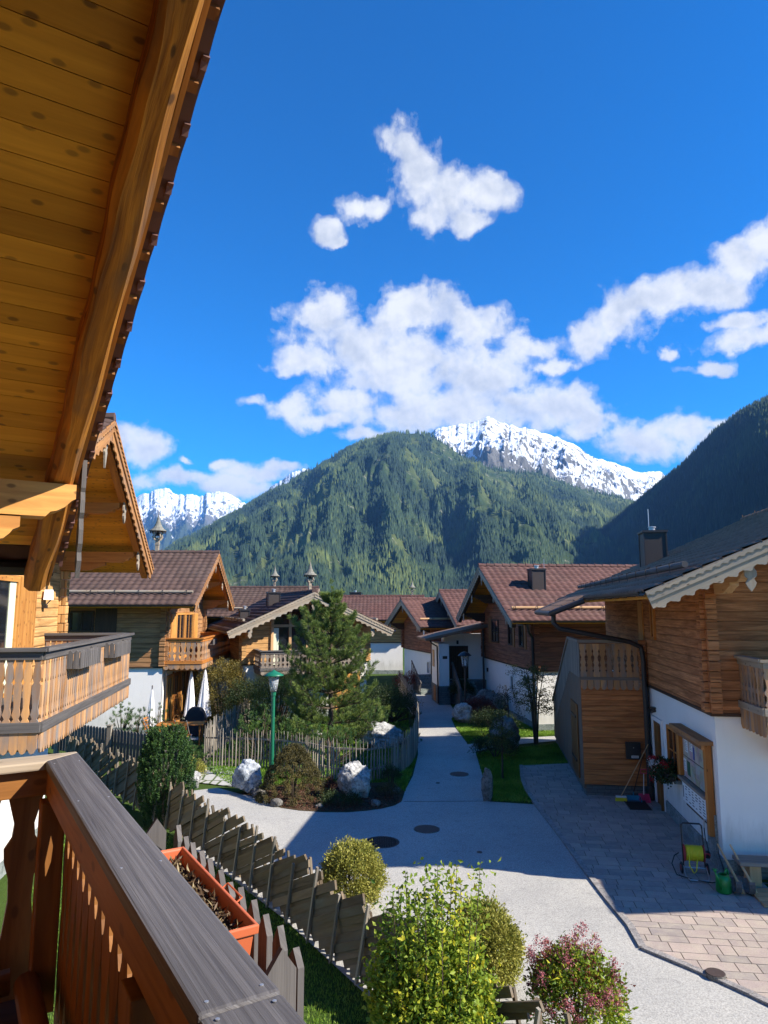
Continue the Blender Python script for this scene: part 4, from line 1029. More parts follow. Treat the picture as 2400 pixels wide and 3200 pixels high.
m = MB(); m.prism([(-1.4, 0), (.33, 0), (.33, -.07), (.29, -.09), (.27, -.12), (.24, -.15), (.18, -.17), (-1.4, -.18)][::-1], (0, 5.28, 5.615), X_, Z_, Y_, .18); own(m, 'corbel', M_honey)
for yy in (1.95, -1.4):
    m = MB(); z_ = ztop(1.95) - S0 * abs(yy - 1.95) - .28; m.prism([(x, y) for x, y in O[::-1]], (0, yy, z_), X_, Z_, Y_, .2); own(m, 'purlin', M_orange)
m = MB(); hgt = .72
O = [(-.05, .12), (-.05, -.08), (-.035, -.11), (-.055, -.17), (-.055, -.26), (-.03, -.30), (-.055, -.38), (-.055, -.48), (-.025, -.54), (-.05, -.6), (0, -hgt)]
O = O + [(-x, v) for x, v in O[::-1][1:]]
m.prism(O, (.715, 5.26, 5.93), Y_, Z_, X_, .03, grain=1); own(m, 'pendant_board', M_greywood)
m = MB(); m.tube([(-4.6, 6.97, 5.36), (.74, 6.97, 5.36)], .07, 10); own(m, 'gutter', M_gutter)
# walls
m = MB(); m.pbox(-5.3, -1.9, -.3, -1.1, 5.8, 3.05); own(m, 'rendered_wall', M_white)
m = MB(); zs_ = lambda y: ztop(1.95) - S0 * abs(y - 1.95) - .2
vs = []
for x in (-1.09, -5.3):
    vs += [(x, -1.9, 3.05), (x, 5.8, 3.05), (x, 5.8, zs_(5.8)), (x, 1.95, zs_(1.95)), (x, -1.9, zs_(-1.9))]
m.add(vs, [(0, 1, 2, 3, 4), (9, 8, 7, 6, 5), (0, 5, 6, 1), (1, 6, 7, 2), (2, 7, 8, 3), (3, 8, 9, 4), (4, 9, 5, 0)]); own(m, 'log_wall', L_O)
# balcony
ZR = 4.32; XO, XI = .55, .398
B = MB(); 
for k in range(17): B.box(-1.08, -2.0 + k * .335, 3.24, .44, -2.0 + k * .335 + .325, 3.30, grain=0)
bal = own(B, 'balcony', M_dkwood)
def sub(mb, name, material, **kw): return mb.build(name, material, bal, **kw)
m = MB(); 
m.prism([(XI, 1.238), (XO, 1.238), (XO, 3.66), (XI, 3.53)], (0, 0, ZR - .02), X_, Y_, Z_, .04, grain=1); sub(m, 'handrail', M_rail, bevel=.008)
m = MB(); m.prism([(XI, -1.0), (XO, -1.0), (XO, 1.234), (XI, 1.234)], (0, 0, ZR - .022), X_, Y_, Z_, .04, grain=1); sub(m, 'handrail', M_rail, bevel=.008)
for yy in (1.21, 1.27, 2.0, 2.75, 3.45):
    for xx in (XI + .025, XO - .025):
        m = MB(); m.lathe([(.004, 0), (.004, .0012), (0, .0015)], 8, (xx, yy, ZR)); sub(m, 'nail', M_steel)
m = MB(); m.prism([(XI, 3.53), (XO, 3.66), (XO, 3.69), (-1.08, 3.69), (-1.08, 3.53)], (0, 0, ZR - .021), X_, Y_, Z_, .04, grain=0); sub(m, 'handrail', M_barge, bevel=.008)
m = MB(); m.box(.41, -1.0, ZR - .16, .485, 3.56, ZR - .042); m.box(-1.08, 3.575, ZR - .16, .484, 3.63, ZR - .042); sub(m, 'top_rail', M_balu, bevel=.006)
for yy in (3.50, 1.72, .1):
    m = MB(); m.box(.385, yy - .055, 3.3, .482, yy + .055, ZR - .165, grain=2); sub(m, 'post', M_balu, bevel=.005)
m = MB(); m.tube([(.37, -1.0, 3.44), (.37, 3.44, 3.44)], .05, 12); m.tube([(-1.08, 3.5, 3.44), (.31, 3.5, 3.44)], .05, 12); sub(m, 'lower_rail', M_balu, smooth=True)
pr = [(0, .95), (.08, .98), (.13, .98), (.17, .70), (.21, .62), (.26, .86), (.33, .97), (.40, .80), (.52, .60), (.60, .66), (.66, .92), (.71, .97), (.75, .60), (.80, .52), (.86, .75), (.92, .97), (1, .98)]
def ownslat(c, dr, out, w_):
    m = MB(); H = ZR - .06 - 3.12; R = [(w_ * q, 3.12 + H * t) for t, q in pr]
    m.prism(R + [(-x, z) for x, z in R[::-1]], c, dr, Z_, out, .028, grain=1)
    sub(m, 'baluster', M_balu)
k = 0; yy = -.9
while yy < 3.55: ownslat(V3(.503, yy, 0), Y_, X_, .066); yy += .135
xx = .34
while xx > -1.05: ownslat(V3(xx, 3.655, 0), X_, Y_, .078); xx -= .17
m = MB()
for q in np.arange(-.9, 3.6, .15): m.prism([(-.07, 3.28), (-.07, 2.98), (0, 2.92), (.07, 2.98), (.07, 3.28)][::-1], (.535, q, 0), Y_, Z_, X_, .025, grain=1)
sub(m, 'skirt_board', M_slat)

# --- chalet A
A, Ar = chalet('chalet', 'chalet with steep honey-coloured gable and long weathered balcony at the left edge', (-6.98, 12.3, 0), rad(9.3), 9, 3.85, 3.05, 8.5, .5, 5.0, 1.9,
           wall=L_C, barge=M_bargebr, gm=M_orange, tile=M_tile)
bA = balcony(A, 1.77, -3.0, 2.95, 4.46, 3.38, 3.05, M_slat, M_greywood, x0=.05, step=.115, thin=True)
w_ = window(A, (.05, -1.3, 3.35), Y_, X_, 2.3, 2.25, fm=M_honey, name='balcony_door', bars='v', frame=.10, curtain=True)
m = MB(); m.box(.052, 1.05, 3.3, .12, 2.0, 5.62, grain=2); m.build('wall_panel', M_honey, A); m = MB(); m.box(.052, -1.9, 3.3, .12, -1.35, 5.62, grain=2); m.build('wall_panel', M_honey, A)
m = MB(); m.prism([(-.10, .12), (.10, .12), (.15, -.1), (-.15, -.1)][::-1], (.16, 2.62, 5.28), Y_, Z_, X_, .12); L_ = m.build('wall_lamp', M_paper, A)
m = MB(); m.box(.055, 2.55, 5.0, .14, 2.68, 5.07); m.bar((.1, 2.62, 5.05), (.2, 2.7, 5.2), .02, .02); m.build('bracket', M_black, L_)
for (a_, b_) in ((-1.9, -.62), (.5, 1.95)):
    px_, py_ = -6.98 + (1.77 + .13) * math.cos(rad(9.3)), 12.3 + (1.77 + .13) * math.sin(rad(9.3))
    yc = (a_ + b_) / 2; T = thing('flower_box', 'empty grey picketed flower box hung on the long weathered balcony, ' + ('nearer of two' if a_ < 0 else 'farther of two'), 'flower box',
              (px_ - yc * math.sin(rad(9.3)), py_ + yc * math.cos(rad(9.3)), 4.08), rad(9.3), 'flower boxes on the weathered balcony')
    m = MB(); h_ = (b_ - a_) / 2; n = int(2 * h_ / .11)
    m.box(-.07, -h_, 0, .12, h_, .02); 
    for k in range(n):
        y0 = -h_ + k * 2 * h_ / n; m.prism([(0, 0), (.09, 0), (.09, .24), (.045, .28), (0, .24)], (.13, y0, 0), Y_, Z_, X_, .02, grain=1)
    for y0 in (-h_, h_):
        for k in range(2): m.prism([(0, 0), (.08, 0), (.08, .24), (.04, .28), (0, .24)], (-.06 + k * .09, y0, 0), X_, Z_, Y_, .02, grain=1)
    m.build('picket_side', M_greywood, T)

# --- chalet B
Bh, Br = chalet('chalet', 'second chalet on the left with brown tiled roof, bell turret and small carved balcony', (-9.24, 32.3, 0), rad(3.5), 13, 3.85, 2.65, 7.55, .486, 5.0, 1.44,
            wall=L_B, barge=M_bargebr, gm=M_orange)
balcony(Bh, 1.5, -3.9, 3.3, 3.8, 2.8, 2.52, M_slat, M_orange, x0=.05, step=.21)
turret(Bh, rel(Bh, -10.7, 32.4)[0], 7.6, 1.12)
window(Bh, (-3.75, -3.9, 4.05), X_, -Y_, .95, .85, fm=M_dkwood)
m = MB(); m.box(-4.6, -3.93, 3.95, -3.8, -3.905, 5.0, grain=2); m.build('wall_panel', M_dkwood, Bh); m = MB(); m.box(-2.75, -3.93, 3.95, -1.9, -3.905, 5.0, grain=2); m.build('wall_panel', M_dkwood, Bh)
m = MB(); m.box(.052, -3.1, 2.75, .12, -2.2, 4.75, grain=2); m.build('wall_panel', M_honey, Bh); m = MB(); m.box(.052, 1.3, 2.75, .12, 2.2, 4.75, grain=2); m.build('wall_panel', M_honey, Bh)
window(Bh, (.05, -2.15, 2.8), Y_, X_, 1.6, 2.0, fm=M_honey, name='balcony_door', bars='v', frame=.09); window(Bh, (.05, -.4, 2.8), Y_, X_, 1.6, 2.0, fm=M_honey, name='balcony_door', bars='v', frame=.09)
for y0, mm in ((-3.2, M_honey), (-2.0, M_orange), (-.7, M_honey), (.6, M_orange), (1.9, M_honey)):
    window(Bh, (.01, y0, .12), Y_, X_, 1.0, 2.1, fm=mm, name='terrace_door', bars='v', frame=.13)
m = MB(); m.box(.02, -2.19, .1, .06, -2.02, 2.3, grain=2); m.build('shutter', M_orange, Bh); m = MB(); m.box(.02, -.93, .1, .06, -.72, 2.3, grain=2); m.build('shutter', M_orange, Bh)
m = MB(); m.tube([(.02 + .12, -3.85, 2.5), (.14, -3.85, 0.1)], .05, 8); m.build('downpipe', M_gutter, Bh)
for y0, q in ((-2.2, 'nearer'), (.4, 'farther')):
    wx = -9.24 + 1.7 * math.cos(rad(3.5)) - y0 * math.sin(rad(3.5)); wy = 32.3 + 1.7 * math.sin(rad(3.5)) + y0 * math.cos(rad(3.5))
    T = thing('flower_box', 'small grey flower box on the orange carved balcony, %s of two' % q, 'flower box', (wx, wy, 3.45), rad(3.5), 'flower boxes on the carved balcony')
    m = MB()
    for k in range(8): m.prism([(0, 0), (.1, 0), (.1, .2), (.05, .24), (0, .2)], (.08, -.45 + k * .115, 0), Y_, Z_, X_, .02, grain=1)
    m.box(-.07, -.45, 0, .07, .46, .03); m.build('picket_side', M_greywood, T)

# --- chalet C (gable to the lane, behind the pine)
Ch, Cr = chalet('chalet', 'low chalet with wide glazed golden gable facing the camera behind the pine tree', (-3.6, 32.5, 0), rad(-70), 9.5, 2.93, 2.5, 5.71, .45, 3.85, 1.3,
            wall=L_C, tile=M_tile, gm=M_pale)
balcony(Ch, 1.5, -2.4, 2.26, 3.18, 2.35, 2.12, M_slatgrey, M_greywood, x0=.05, step=.19)
zc = lambda y: 5.71 - .45 * abs(y) - .34
m = MB()
for y in (-1.65, -.82, .0, .85): m.bar((.09, y, 2.5), (.09, y, zc(y)), .12, .10, up=(1, 0, 0))
m.bar((.095, -1.7, 4.2), (.095, .9, 4.2), .1, .12); m.bar((.09, -1.7, 4.56), (.09, -.0, 5.3), .08, .1); m.bar((.09, .9, 4.92), (.09, 0.0, 5.3), .08, .1)
W = m.build('glazed_front', M_pale, Ch)
m = MB(); m.add([(.062, -1.6, 2.4), (.062, .8, 2.4), (.062, .8, zc(.8) - .05), (.062, 0, zc(0) - .03), (.062, -1.6, zc(-1.6) - .05)], [(0, 1, 2, 3, 4)]); m.build('pane', M_glass, W)
m = MB(); 
for k in range(5): m.bar((.075, -1.57 + k * .05, 2.45), (.075, -1.57 + k * .05, 4.1), .05, .012 + .006 * (k % 2), up=(1, 0, 0))
m.build('curtain', M_curt, W)
turret(Ch, .45, 5.72, .90)
chimney(Ch, -1.9, -1.25, 5.2, .55, .55); chimney(Ch, -1.2, -2.75, 4.5, .42, .42)
m = MB(); m.box(.02, 1.2, .1, .06, 2.6, 2.2, grain=2); m.build('terrace_door', M_honey, Ch)

# --- chalet I, roof behind B and C
Ih, Ir = chalet('chalet', 'chalet mostly hidden behind others, brown roof with thin bell turret in the middle distance', (-5.0, 42.3, 0), rad(0), 13, 3.2, 2.6, 6.2, .40, 4.2, 1.0, wall=L_O, barge=M_barge, tile=M_tile, tilesamp=4)
turret(Ih, rel(Ih, -.16 * 42, 42)[0], 6.2, .84)
# --- chalet J, long brown roof
Jh, Jr = chalet('chalet', 'far chalet with long red-brown roof and sunlit wall beyond the lane', (1.45, 57.5, 0), rad(0), 12, 3.5, 2.4, 5.95, .42, 4.4, 1.9, wall=L_C, barge=M_barge, tile=M_tilered, tilesamp=4, guards=False)
turret(Jh, rel(Jh, .0408 * 57.5, 57.5)[0], 5.95, .84)
chimney(Jh, rel(Jh, -.042 * 57, 57)[0], 0.4, 5.8, .9, .5)
# --- chalet G
Gh, Gr = chalet('chalet', 'farthest dark red log chalet at the head of the lane', (2.27, 46.2, 0), rad(195.6), 10, 3.1, 2.25, 5.57, .43, 4.0, 1.2, wall=L_E, tile=M_tilered, tilesamp=4, gm=M_dkwood, guards=M_pale)
m = MB(); m.box(.05, 1.3, 3.2, .09, 1.5, 3.6); m.build('house_sign', M_paper, Gh)
window(Gh, (.02, 1.9, .9), Y_, X_, .45, .8, fm=M_paper, bars=False)
m = MB(); m.tube([(.14, 3.0, 3.6), (.14, 3.0, .1)], .05, 8); m.build('downpipe', M_gutter, Gh)
m = MB()
for k in range(6): m.box(.3 + k * .0, 3.4, 0, 1.5, 3.4 + 1.6 - k * .26, .17 * (k + 1))
G_st = m.build('steps', M_slate, Gh)
m = MB()
for k in range(7): m.bar((1.55, 3.4 + k * .27, 0.2), (1.55, 3.4 + k * .27, 1.75 - k * .17), .09, .03, up=(1, 0, 0))
m.bar((1.55, 3.35, 1.85), (1.55, 5.2, .65), .05, .08); m.build('stair_rail', M_greywood, G_st)
# --- chalet F with porch
Fh, Fr = chalet('chalet', 'middle chalet of the right-hand row with stone steps and black-roofed porch', (4.89, 45.14, 0), rad(186), 10, 4.3, 2.35, 6.08, .385, 5.4, 1.3, wall=L_E, tile=M_tilered, tilesamp=5, gm=M_dkwood, guards=M_pale)
m = MB(); m.pbox(2.3, 5.9, .95, 2.85, 8.0, 3.15); m.pbox(.0, 5.9, .95, 2.3, 6.55, 3.6); m.pbox(-.6, 4.6, -.1, .05, 7.0, 2.4); Pw = m.build('porch', M_white, Fh)
m = MB(); m.pbox(2.27, 5.87, -.2, 2.88, 8.03, .95); m.pbox(-.3, 5.87, -.2, 2.27, 7.6, 1.14); m.build('stone_base', M_mason, Pw)
m = MB(); m.prism([(x, z) for x, z in ((-.28, 0), (.28, 0), (.28, .55), (.2, .72), (0, .8), (-.2, .72), (-.28, .55))], (2.89, 6.9, .1), Y_, Z_, X_, .03, grain=1); m.build('cellar_door', M_orange, Pw)
m = MB(); m.box(2.86, 6.2, 1.85, 2.88, 6.75, 2.75, grain=2); m.build('shutter', M_pale, Pw)
m = MB()
for k in range(9): m.box(.95 + k * .13, 6.56, 1.18, .95 + k * .13 + .122, 6.61, 2.95, grain=2)
for sx in (-1, 1):
    for k in range(4): m.bar((1.53, 6.63, 1.5 + k * .36), (1.53 + sx * .5, 6.63, 1.15 + k * .36 + .0), .05, .03)
D_ = m.build('front_door', M_dkwood, Pw); m = MB(); m.box(1.0, 6.62, 2.0, 1.04, 6.68, 2.1); m.build('handle', M_steel, Pw)
m = MB()
for k in range(7): m.pbox(.9, 7.6 + k * .27, -.1, 1.95, 7.6 + (k + 1) * .27 + .03, 1.13 - k * .16)
m.build('steps', M_slate, Pw)
m = MB()
for k in range(8): m.bar((2.05, 7.7 + k * .24, 1.1 - k * .14), (2.05, 7.7 + k * .24, 1.95 - k * .14), .16, .03, up=(1, 0, 0))
m.bar((2.05, 7.55, 2.12), (2.05, 9.6, .95), .09, .12); m.bar((2.05, 9.6, 0), (2.05, 9.6, 1.0), .12, .12, up=(1, 0, 0)); m.build('stair_rail', M_greywood, Pw)
m = MB(); ax = unit(V3(3.5, 0, -.75)); nn_ = unit(V3(.75, 0, 3.5)); m.obox((1.85, 7.1, 3.78), ax, Y_, nn_, 3.7, 3.0, .10); m.obox((1.85, 7.1, 3.70), ax, Y_, nn_, 3.6, 2.9, .05); m.build('porch_roof', M_tiledk, Pw)
m = MB(); m.box(1.5, 6.62, 3.05, 1.6, 6.72, 3.25); m.build('porch_lamp', M_black, Pw); m = MB(); m.box(2.4, 8.01, 2.35, 2.65, 8.03, 2.5); m.build('house_number_plate', M_black, Pw)
m = MB(); m.tube([(3.4, 8.5, 3.35), (3.3, 8.4, 3.2), (2.95, 8.1, 3.0), (2.92, 8.08, .1)], .045, 8); m.build('downpipe', M_gutter, Pw)
for y_, z_ in ((4.35, 3.9),): m = MB(); m.tube([(.16, y_, z_), (.16, y_, .1)], .055, 8); m.build('downpipe', M_gutter, Fh)
# --- chalet E
Eh, Er = chalet('chalet', 'large dark red log chalet with brown tiles and metal chimney right of the lane', (5.88, 33.2, 0), rad(186.2), 13, 4.12, 2.43, 6.98, .48, 5.2, 1.33, wall=L_E, tile=M_tilered, gm=M_dkwood, guards=M_pale, tilesamp=6)
window(Eh, (.05, -2.5, 3.3), Y_, X_, 1.25, 1.15, fm=M_dkwood); window(Eh, (.05, .45, 3.3), Y_, X_, .65, 1.0, fm=M_dkwood, bars=False); window(Eh, (.05, 2.15, 3.3), Y_, X_, .65, 1.0, fm=M_dkwood, bars=False)
for (a_, b_, c_) in ((-3.1, -2.55, 4.5), (1.13, 1.4, 4.35), (2.85, 3.1, 4.35)): m = MB(); m.box(.052, a_, 3.25, .09, b_, c_, grain=2); m.build('shutter', M_balu, Eh)
window(Eh, (.0, .5, 1.2), Y_, X_, .5, .75, fm=M_paper, bars=False)
m = MB(); m.box(.01, -3.7, 1.7, .08, -3.62, 1.9); m.build('house_number_plate', M_black, Eh)
cx_, cy_ = rel(Eh, .222 * 31, 31.0); chimney(Eh, cx_, cy_, 6.98 - .48 * abs(cy_) + .1, .6, .75, rod=.5)
m = MB(); m.tube([(.6, 5.0, 4.4), (.35, 4.4, 4.0), (.16, 4.22, 3.8), (.16, 4.22, .1)], .055, 8); m.build('downpipe', M_gutter, Eh)
m = MB(); m.tube([(.16, -4.0, 3.9), (.16, -4.0, .1)], .055, 8); m.build('downpipe', M_gutter, Eh)

M_slatbrown = wood('brown_weathered_cladding', (0.30, 0.17, 0.095), (0.13, 0.075, 0.045), 0.85, knots=.3, grain=12, grey=(.17, .13, .10), gamt=.25, vary=.3)
# --- chalet D, nearest on the right
Dh, Dr = chalet('chalet', 'nearest right-hand chalet with white base, covered outside stair and notice board', (11.4, 13.1, 0), rad(-98), 11.2, 5.0, 2.97, 8.12, .43, 6.63, 2.05,
            wall=L_D, tile=M_tiledk, gm=M_pale, guards=M_greywood, ogb=.5)
balcony(Dh, 1.15, -4.5, 4.0, 4.09, 3.15, 2.72, M_slat, M_barge, x0=.05, step=.15)
m = MB(); m.prism([(.0, 3.0), (1.0, 3.0), (1.0, 2.75), (.25, 2.2), (0, 2.2)][::-1], (0.03, -3.2, 0), X_, Z_, Y_, 1.6); m.build('balcony_bracket', M_orange, Dh)
cx_, cy_ = rel(Dh, .3936 * 21.5, 21.5); chimney(Dh, cx_, cy_, 8.12 - .43 * abs(cy_) + .12, .66, .88, rod=.8)
# covered stair annex
m = MB(); m.pbox(-5.32, -6.8, .32, -5.26, -5.06, 2.95); An = m.build('stair_annex', L_box, Dh)
m = MB(); O = [(-5.3, .30), (-5.3, 3.12), (-7.6, 3.12), (-13.0, .55), (-13.0, .2), (-5.3, .2)]
m.prism(O[::-1], (0, -6.78, 0), X_, Z_, Y_, .06, grain=1); m.build('side_cladding', M_slatbrown, An)
m = MB(); m.pbox(-13.0, -6.76, -.2, -5.33, -5.04, .3); m.build('stone_base', M_mason, An)
m = MB(); m.pbox(-7.6, -6.75, 3.0, -5.3, -5.06, 3.1)
for k in range(15): m.pbox(-7.6 - (k + 1) * .36, -6.75, 2.75 - k * .185, -7.6 - k * .36, -5.06, 2.95 - k * .185)
m.build('stairs', M_greywood, An)
m = MB(); 
for k in range(10): m.prism([(-.08, 3.12), (-.08, 2.9), (-.055, 2.83), (0, 2.79), (.055, 2.83), (.08, 2.9), (.08, 3.12)][::-1], (-5.235, -6.72 + k * .173, 0), Y_, Z_, X_, .025, grain=1)
for k in range(10):
    H = .9; pr_ = [(0, 1), (.15, 1), (.2, .72), (.27, .95), (.36, .55), (.45, .9), (.5, .6), (.6, .45), (.7, .9), (.78, .7), (.85, 1), (1, 1)]
    R = [(.085 * q, 3.13 + H * t) for t, q in pr_]; m.prism(R + [(-x, z) for x, z in R[::-1]], (-5.25, -6.72 + k * .173, 0), Y_, Z_, X_, .028, grain=1)
m.build('balustrade', M_slat, An)
m = MB(); m.box(-5.36, -6.86, 4.06, -5.20, -5.0, 4.14, grain=1); m.box(-5.29, -6.84, 3.06, -5.21, -5.06, 3.14, grain=1)
m.bar((-5.28, -6.8, 4.10), (-7.6, -6.8, 4.10), .12, .07); m.bar((-7.6, -6.8, 4.10), (-13.05, -6.8, 1.5), .12, .07); m.build('handrail', M_slatgrey, An)
m = MB()
k = -5.4
while k > -12.9:
    zt_ = 4.05 if k > -7.6 else 4.05 + (k + 7.6) * .477; zb_ = 3.1 if k > -7.6 else 3.1 + (k + 7.6) * .477
    m.box(k - .075, -6.82, zb_, k + .07, -6.79, zt_, grain=2); k -= .16
m.build('side_balustrade', M_slatgrey, An)
m = MB()
for k in range(7): m.box(-6.15 - k * .2, -6.85, .32, -6.15 - k * .2 + .19, -6.82, 2.3 - .0 * k, grain=2)
D_ = m.build('gate', M_balu, An); m = MB(); m.box(-6.2, -6.88, 1.9, -7.2, -6.855, 1.96); m.box(-6.2, -6.88, .7, -7.2, -6.855, .76); m.build('hinge', M_black, An)
m = MB(); nlog = 7
for k in range(nlog): m.box(-5.33, -5.26, 3.1 + k * .15, -5.12, -5.07, 3.24 + k * .15, grain=0)
m.build('log_end', L_D, An)
# extra eave over the landing
xs0, xs1 = -9.6, -4.6
m = MB(); ax = unit(V3(0, -1, -.43)); nn_ = unit(V3(0, -.43, 1)); m.obox(((xs0 + xs1) / 2, -7.05, 5.27 - .2), X_, ax, nn_, xs1 - xs0, 1.05, .07); XR = m.build('landing_roof', M_soffit, Dh)
tile_slope('roof_tiles', XR, xs0, xs1, 7.55, 8.13, .43, -1, M_tiledk) if False else None
m = MB()
for k in range(int((xs1 - xs0) / .3)):
    for r_ in range(3):
        c = V3(xs0 + .15 + k * .3, -6.75 - r_ * .33, 5.24 - r_ * .142); m.tube([c - ax * .18, c + ax * .18], [.075, .085], 7)
m.build('roof_tiles', M_tiledk, XR)
m = MB(); m.tube([(xs0, -7.6, 4.86), (xs1, -7.6, 4.86), (xs1 + .1, -7.4, 4.95), (xs1 + .2, -6.75, 5.2)], .075, 10); m.build('gutter', M_gutter, XR)
m = MB(); m.tube([(-5.0, -7.5, 4.85), (-5.0, -7.5, 4.6), (-5.0, -7.35, 4.45), (-5.1, -5.5, 4.1), (-5.1, -5.2, 3.95), (-5.1, -5.16, 3.6), (-5.1, -5.16, .3), (-5.1, -5.2, .0)], .065, 12); dp = m.build('downpipe', M_black, Dh, smooth=False)
m = MB(); m.lathe([(.10, 0), (.10, .32), (.075, .36)], 14, (-5.1, -5.16, 0)); m.build('standpipe', M_black, dp)
m = MB(); m.box(-5.9, -5.08, 3.25, -5.35, -5.052, 5.2, grain=2); m.build('upper_door', M_honey, Dh)
window(Dh, (-4.35, -5.05, 4.2), X_, -Y_, .35, 1.1, fm=M_orange, bars=False)
# ground-floor door, window, lamp, slab facing
m = MB(); m.box(-5.0, -5.06, 0, -4.9, -5.0, 2.1, grain=2); m.box(-4.12, -5.06, 0, -4.02, -5.0, 2.1, grain=2); m.box(-5.0, -5.055, 2.1, -4.02, -5.0, 2.2); Dd = m.build('door', M_paper, Dh)
m = MB(); m.bar((-4.1, -5.09, 0.02), (-4.1, -5.09, 2.08), .08, .05, up=(1, 0, 0)); m.box(-4.88, -5.03, .02, -4.14, -5.005, 2.08, grain=2); m.build('door_leaf', M_balu, Dd)
m = MB(); m.bar((-4.35, -5.02, 1.05), (-4.35, -5.12, 1.05), .02, .02); m.build('handle', M_black, Dd)
window(Dh, (-3.5, -5.0, 1.1), X_, -Y_, .9, 1.1, fm=M_orange)
m = MB(); m.box(-3.55, -5.13, 1.02, -2.55, -5.0, 1.09); m.build('window_sill', M_slate, Dh)
m = MB(); m.bar((-4.75, -5.0, 2.42), (-4.75, -5.16, 2.42), .20, .03); m.bar((-4.75, -5.0, 2.36), (-4.75, -5.12, 2.33), .14, .08); m.build('wall_lamp', M_chim, Dh)
m = MB(); m.box(-5.45, -5.03, 1.35, -5.3, -5.0, 1.75); m.build('meter_box', M_steel, Dh)
m = MB(); m.box(-3.98, -5.02, 1.62, -3.82, -5.0, 1.85); m.build('small_notice', M_paper, Dh)
m = MB(); m.box(-.75, -5.05, .28, -.25, -5.0, 1.0, grain=2); m.pbox(-4.0, -5.045, -.1, .0, -5.0, .30); m.build('slab_facing', M_slate, Dh)
m = MB(); m.pbox(0, -4.75, -.1, .06, 5, .28); m.build('stone_facing', M_mason, Dh)
# unseen wing added right of the picture so its roof shades the forecourt
m = MB(); m.pbox(0, 1.2, -.3, 2.6, 6.5, 2.97); m.build('shade_wing_rendered', M_white, Dh)
m = MB(); vs = []
for x in (0, 2.6): vs += [(x, 1.2, 2.97), (x, 6.5, 2.97), (x, 6.5, 6.0), (x, 3.85, 7.15), (x, 1.2, 6.0)]
m.add(vs, [(5, 6, 7, 8, 9), (4, 3, 2, 1, 0), (0, 1, 6, 5), (1, 2, 7, 6), (2, 3, 8, 7), (3, 4, 9, 8), (4, 0, 5, 9)]); m.build('shade_wing_log', L_D, Dh)
m = MB()
for s in (-1, 1): m.obox((1.2, 3.85 + s * 1.75, 6.62), X_, unit(V3(0, s, -.43)), unit(V3(0, s * .43, 1)), 4.4, 3.9, .14)
m.build('shade_wing_roof', M_tiledk, Dh)
# ------------------------------------------------------------ fences
import bmesh
def catmull(P, step=.1):
    P = [np.array(p, float) for p in P]; out = []
    for i in range(len(P) - 1):
        p0 = P[max(i - 1, 0)]; p1 = P[i]; p2 = P[i + 1]; p3 = P[min(i + 2, len(P) - 1)]
        n = max(2, int(np.linalg.norm(p2 - p1) / step))
        for k in range(n):
            t = k / n; out.append(.5 * ((2 * p1) + (-p0 + p2) * t + (2 * p0 - 5 * p1 + 4 * p2 - p3) * t * t + (-p0 + 3 * p1 - 3 * p2 + p3) * t ** 3))
    out.append(P[-1]); return np.array(out)
class Path:
    def __init__(s, P): s.P = P; s.d = np.concatenate([[0], np.cumsum(np.linalg.norm(np.diff(P, axis=0), axis=1))]); s.L = s.d[-1]
    def at(s, q):
        return np.array([np.interp(q, s.d, s.P[:, 0]), np.interp(q, s.d, s.P[:, 1]), 0.0])
    def dir(s, q): a = s.at(min(q + .05, s.L)) - s.at(max(q - .05, 0)); return unit(a)

WF = Path(catmull([(-10.2, 22.8), (-8.6, 21.0), (-6.6, 18.6), (-4.78, 16.3), (-3.4, 14.5), (-2.07, 12.68), (-1.15, 11.3), (-.335, 10.08), (.7, 8.7), (1.75, 7.2), (2.7, 5.6), (3.3, 4.2)]))
T = thing('woven_fence', 'dark weathered fence of slanting split planks curving from the lower right to the left gardens', 'fence', tuple(WF.at(0)))
def wbuild(mb, name, mt): o = mb.build(name, mt, T); o.location = tuple(-np.array(T.location)); return o
m = MB(); s_ = -1.5
while s_ < WF.L - .3:
    q0 = max(s_, 0); run = 2.1 + random.uniform(-.4, .3); q1 = min(s_ + run, WF.L)
    z0 = .06 + max(0, (q0 - s_)) * .47; z1 = z0 + (q1 - q0) * .47
    a = WF.at(q0); b = WF.at(q1); dr = unit(b - a); out = np.array([dr[1], -dr[0], 0])
    o_ = random.uniform(-.03, .03); a = a + out * o_; b = b + out * (o_ + random.uniform(-.03, .03)); a[2] = z0; b[2] = min(z1, 1.08 + random.uniform(-.1, .1))
    m.bar(a, b, .032, .115 + random.uniform(-.02, .02), up=(random.uniform(-.22, .22), random.uniform(-.22, .22), 1)); s_ += .235 + random.uniform(-.03, .03)
wbuild(m, 'plank_panel', M_plank)
s_ = .25; k = 0
while s_ < WF.L:
    a = WF.at(s_); dr = WF.dir(s_); out = np.array([dr[1], -dr[0], 0]); ls = random.uniform(-.1, .1)
    for sgn in (-1, 1):
        m = MB(); h = 1.06 + random.uniform(-.12, .14); b0 = a + out * sgn * (.075); t0 = a + out * sgn * (.065) + dr * (.24 * sgn + ls * .5)
        m.bar(b0 + V3(0, 0, -.05), t0 + V3(0, 0, h), .042, .042, up=tuple(dr), taper=.8); wbuild(m, 'post', M_picket if sgn > 0 else M_plank)
    m = MB(); b0 = a + out * (-.34) - dr * .05; m.bar(b0 + V3(0, 0, -.05), a - out * .08 + dr * .1 + V3(0, 0, .95 + random.uniform(-.1, .1)), .05, .045, up=tuple(dr)); wbuild(m, 'brace', M_plank)
    s_ += .74 + random.uniform(-.05, .05); k += 1

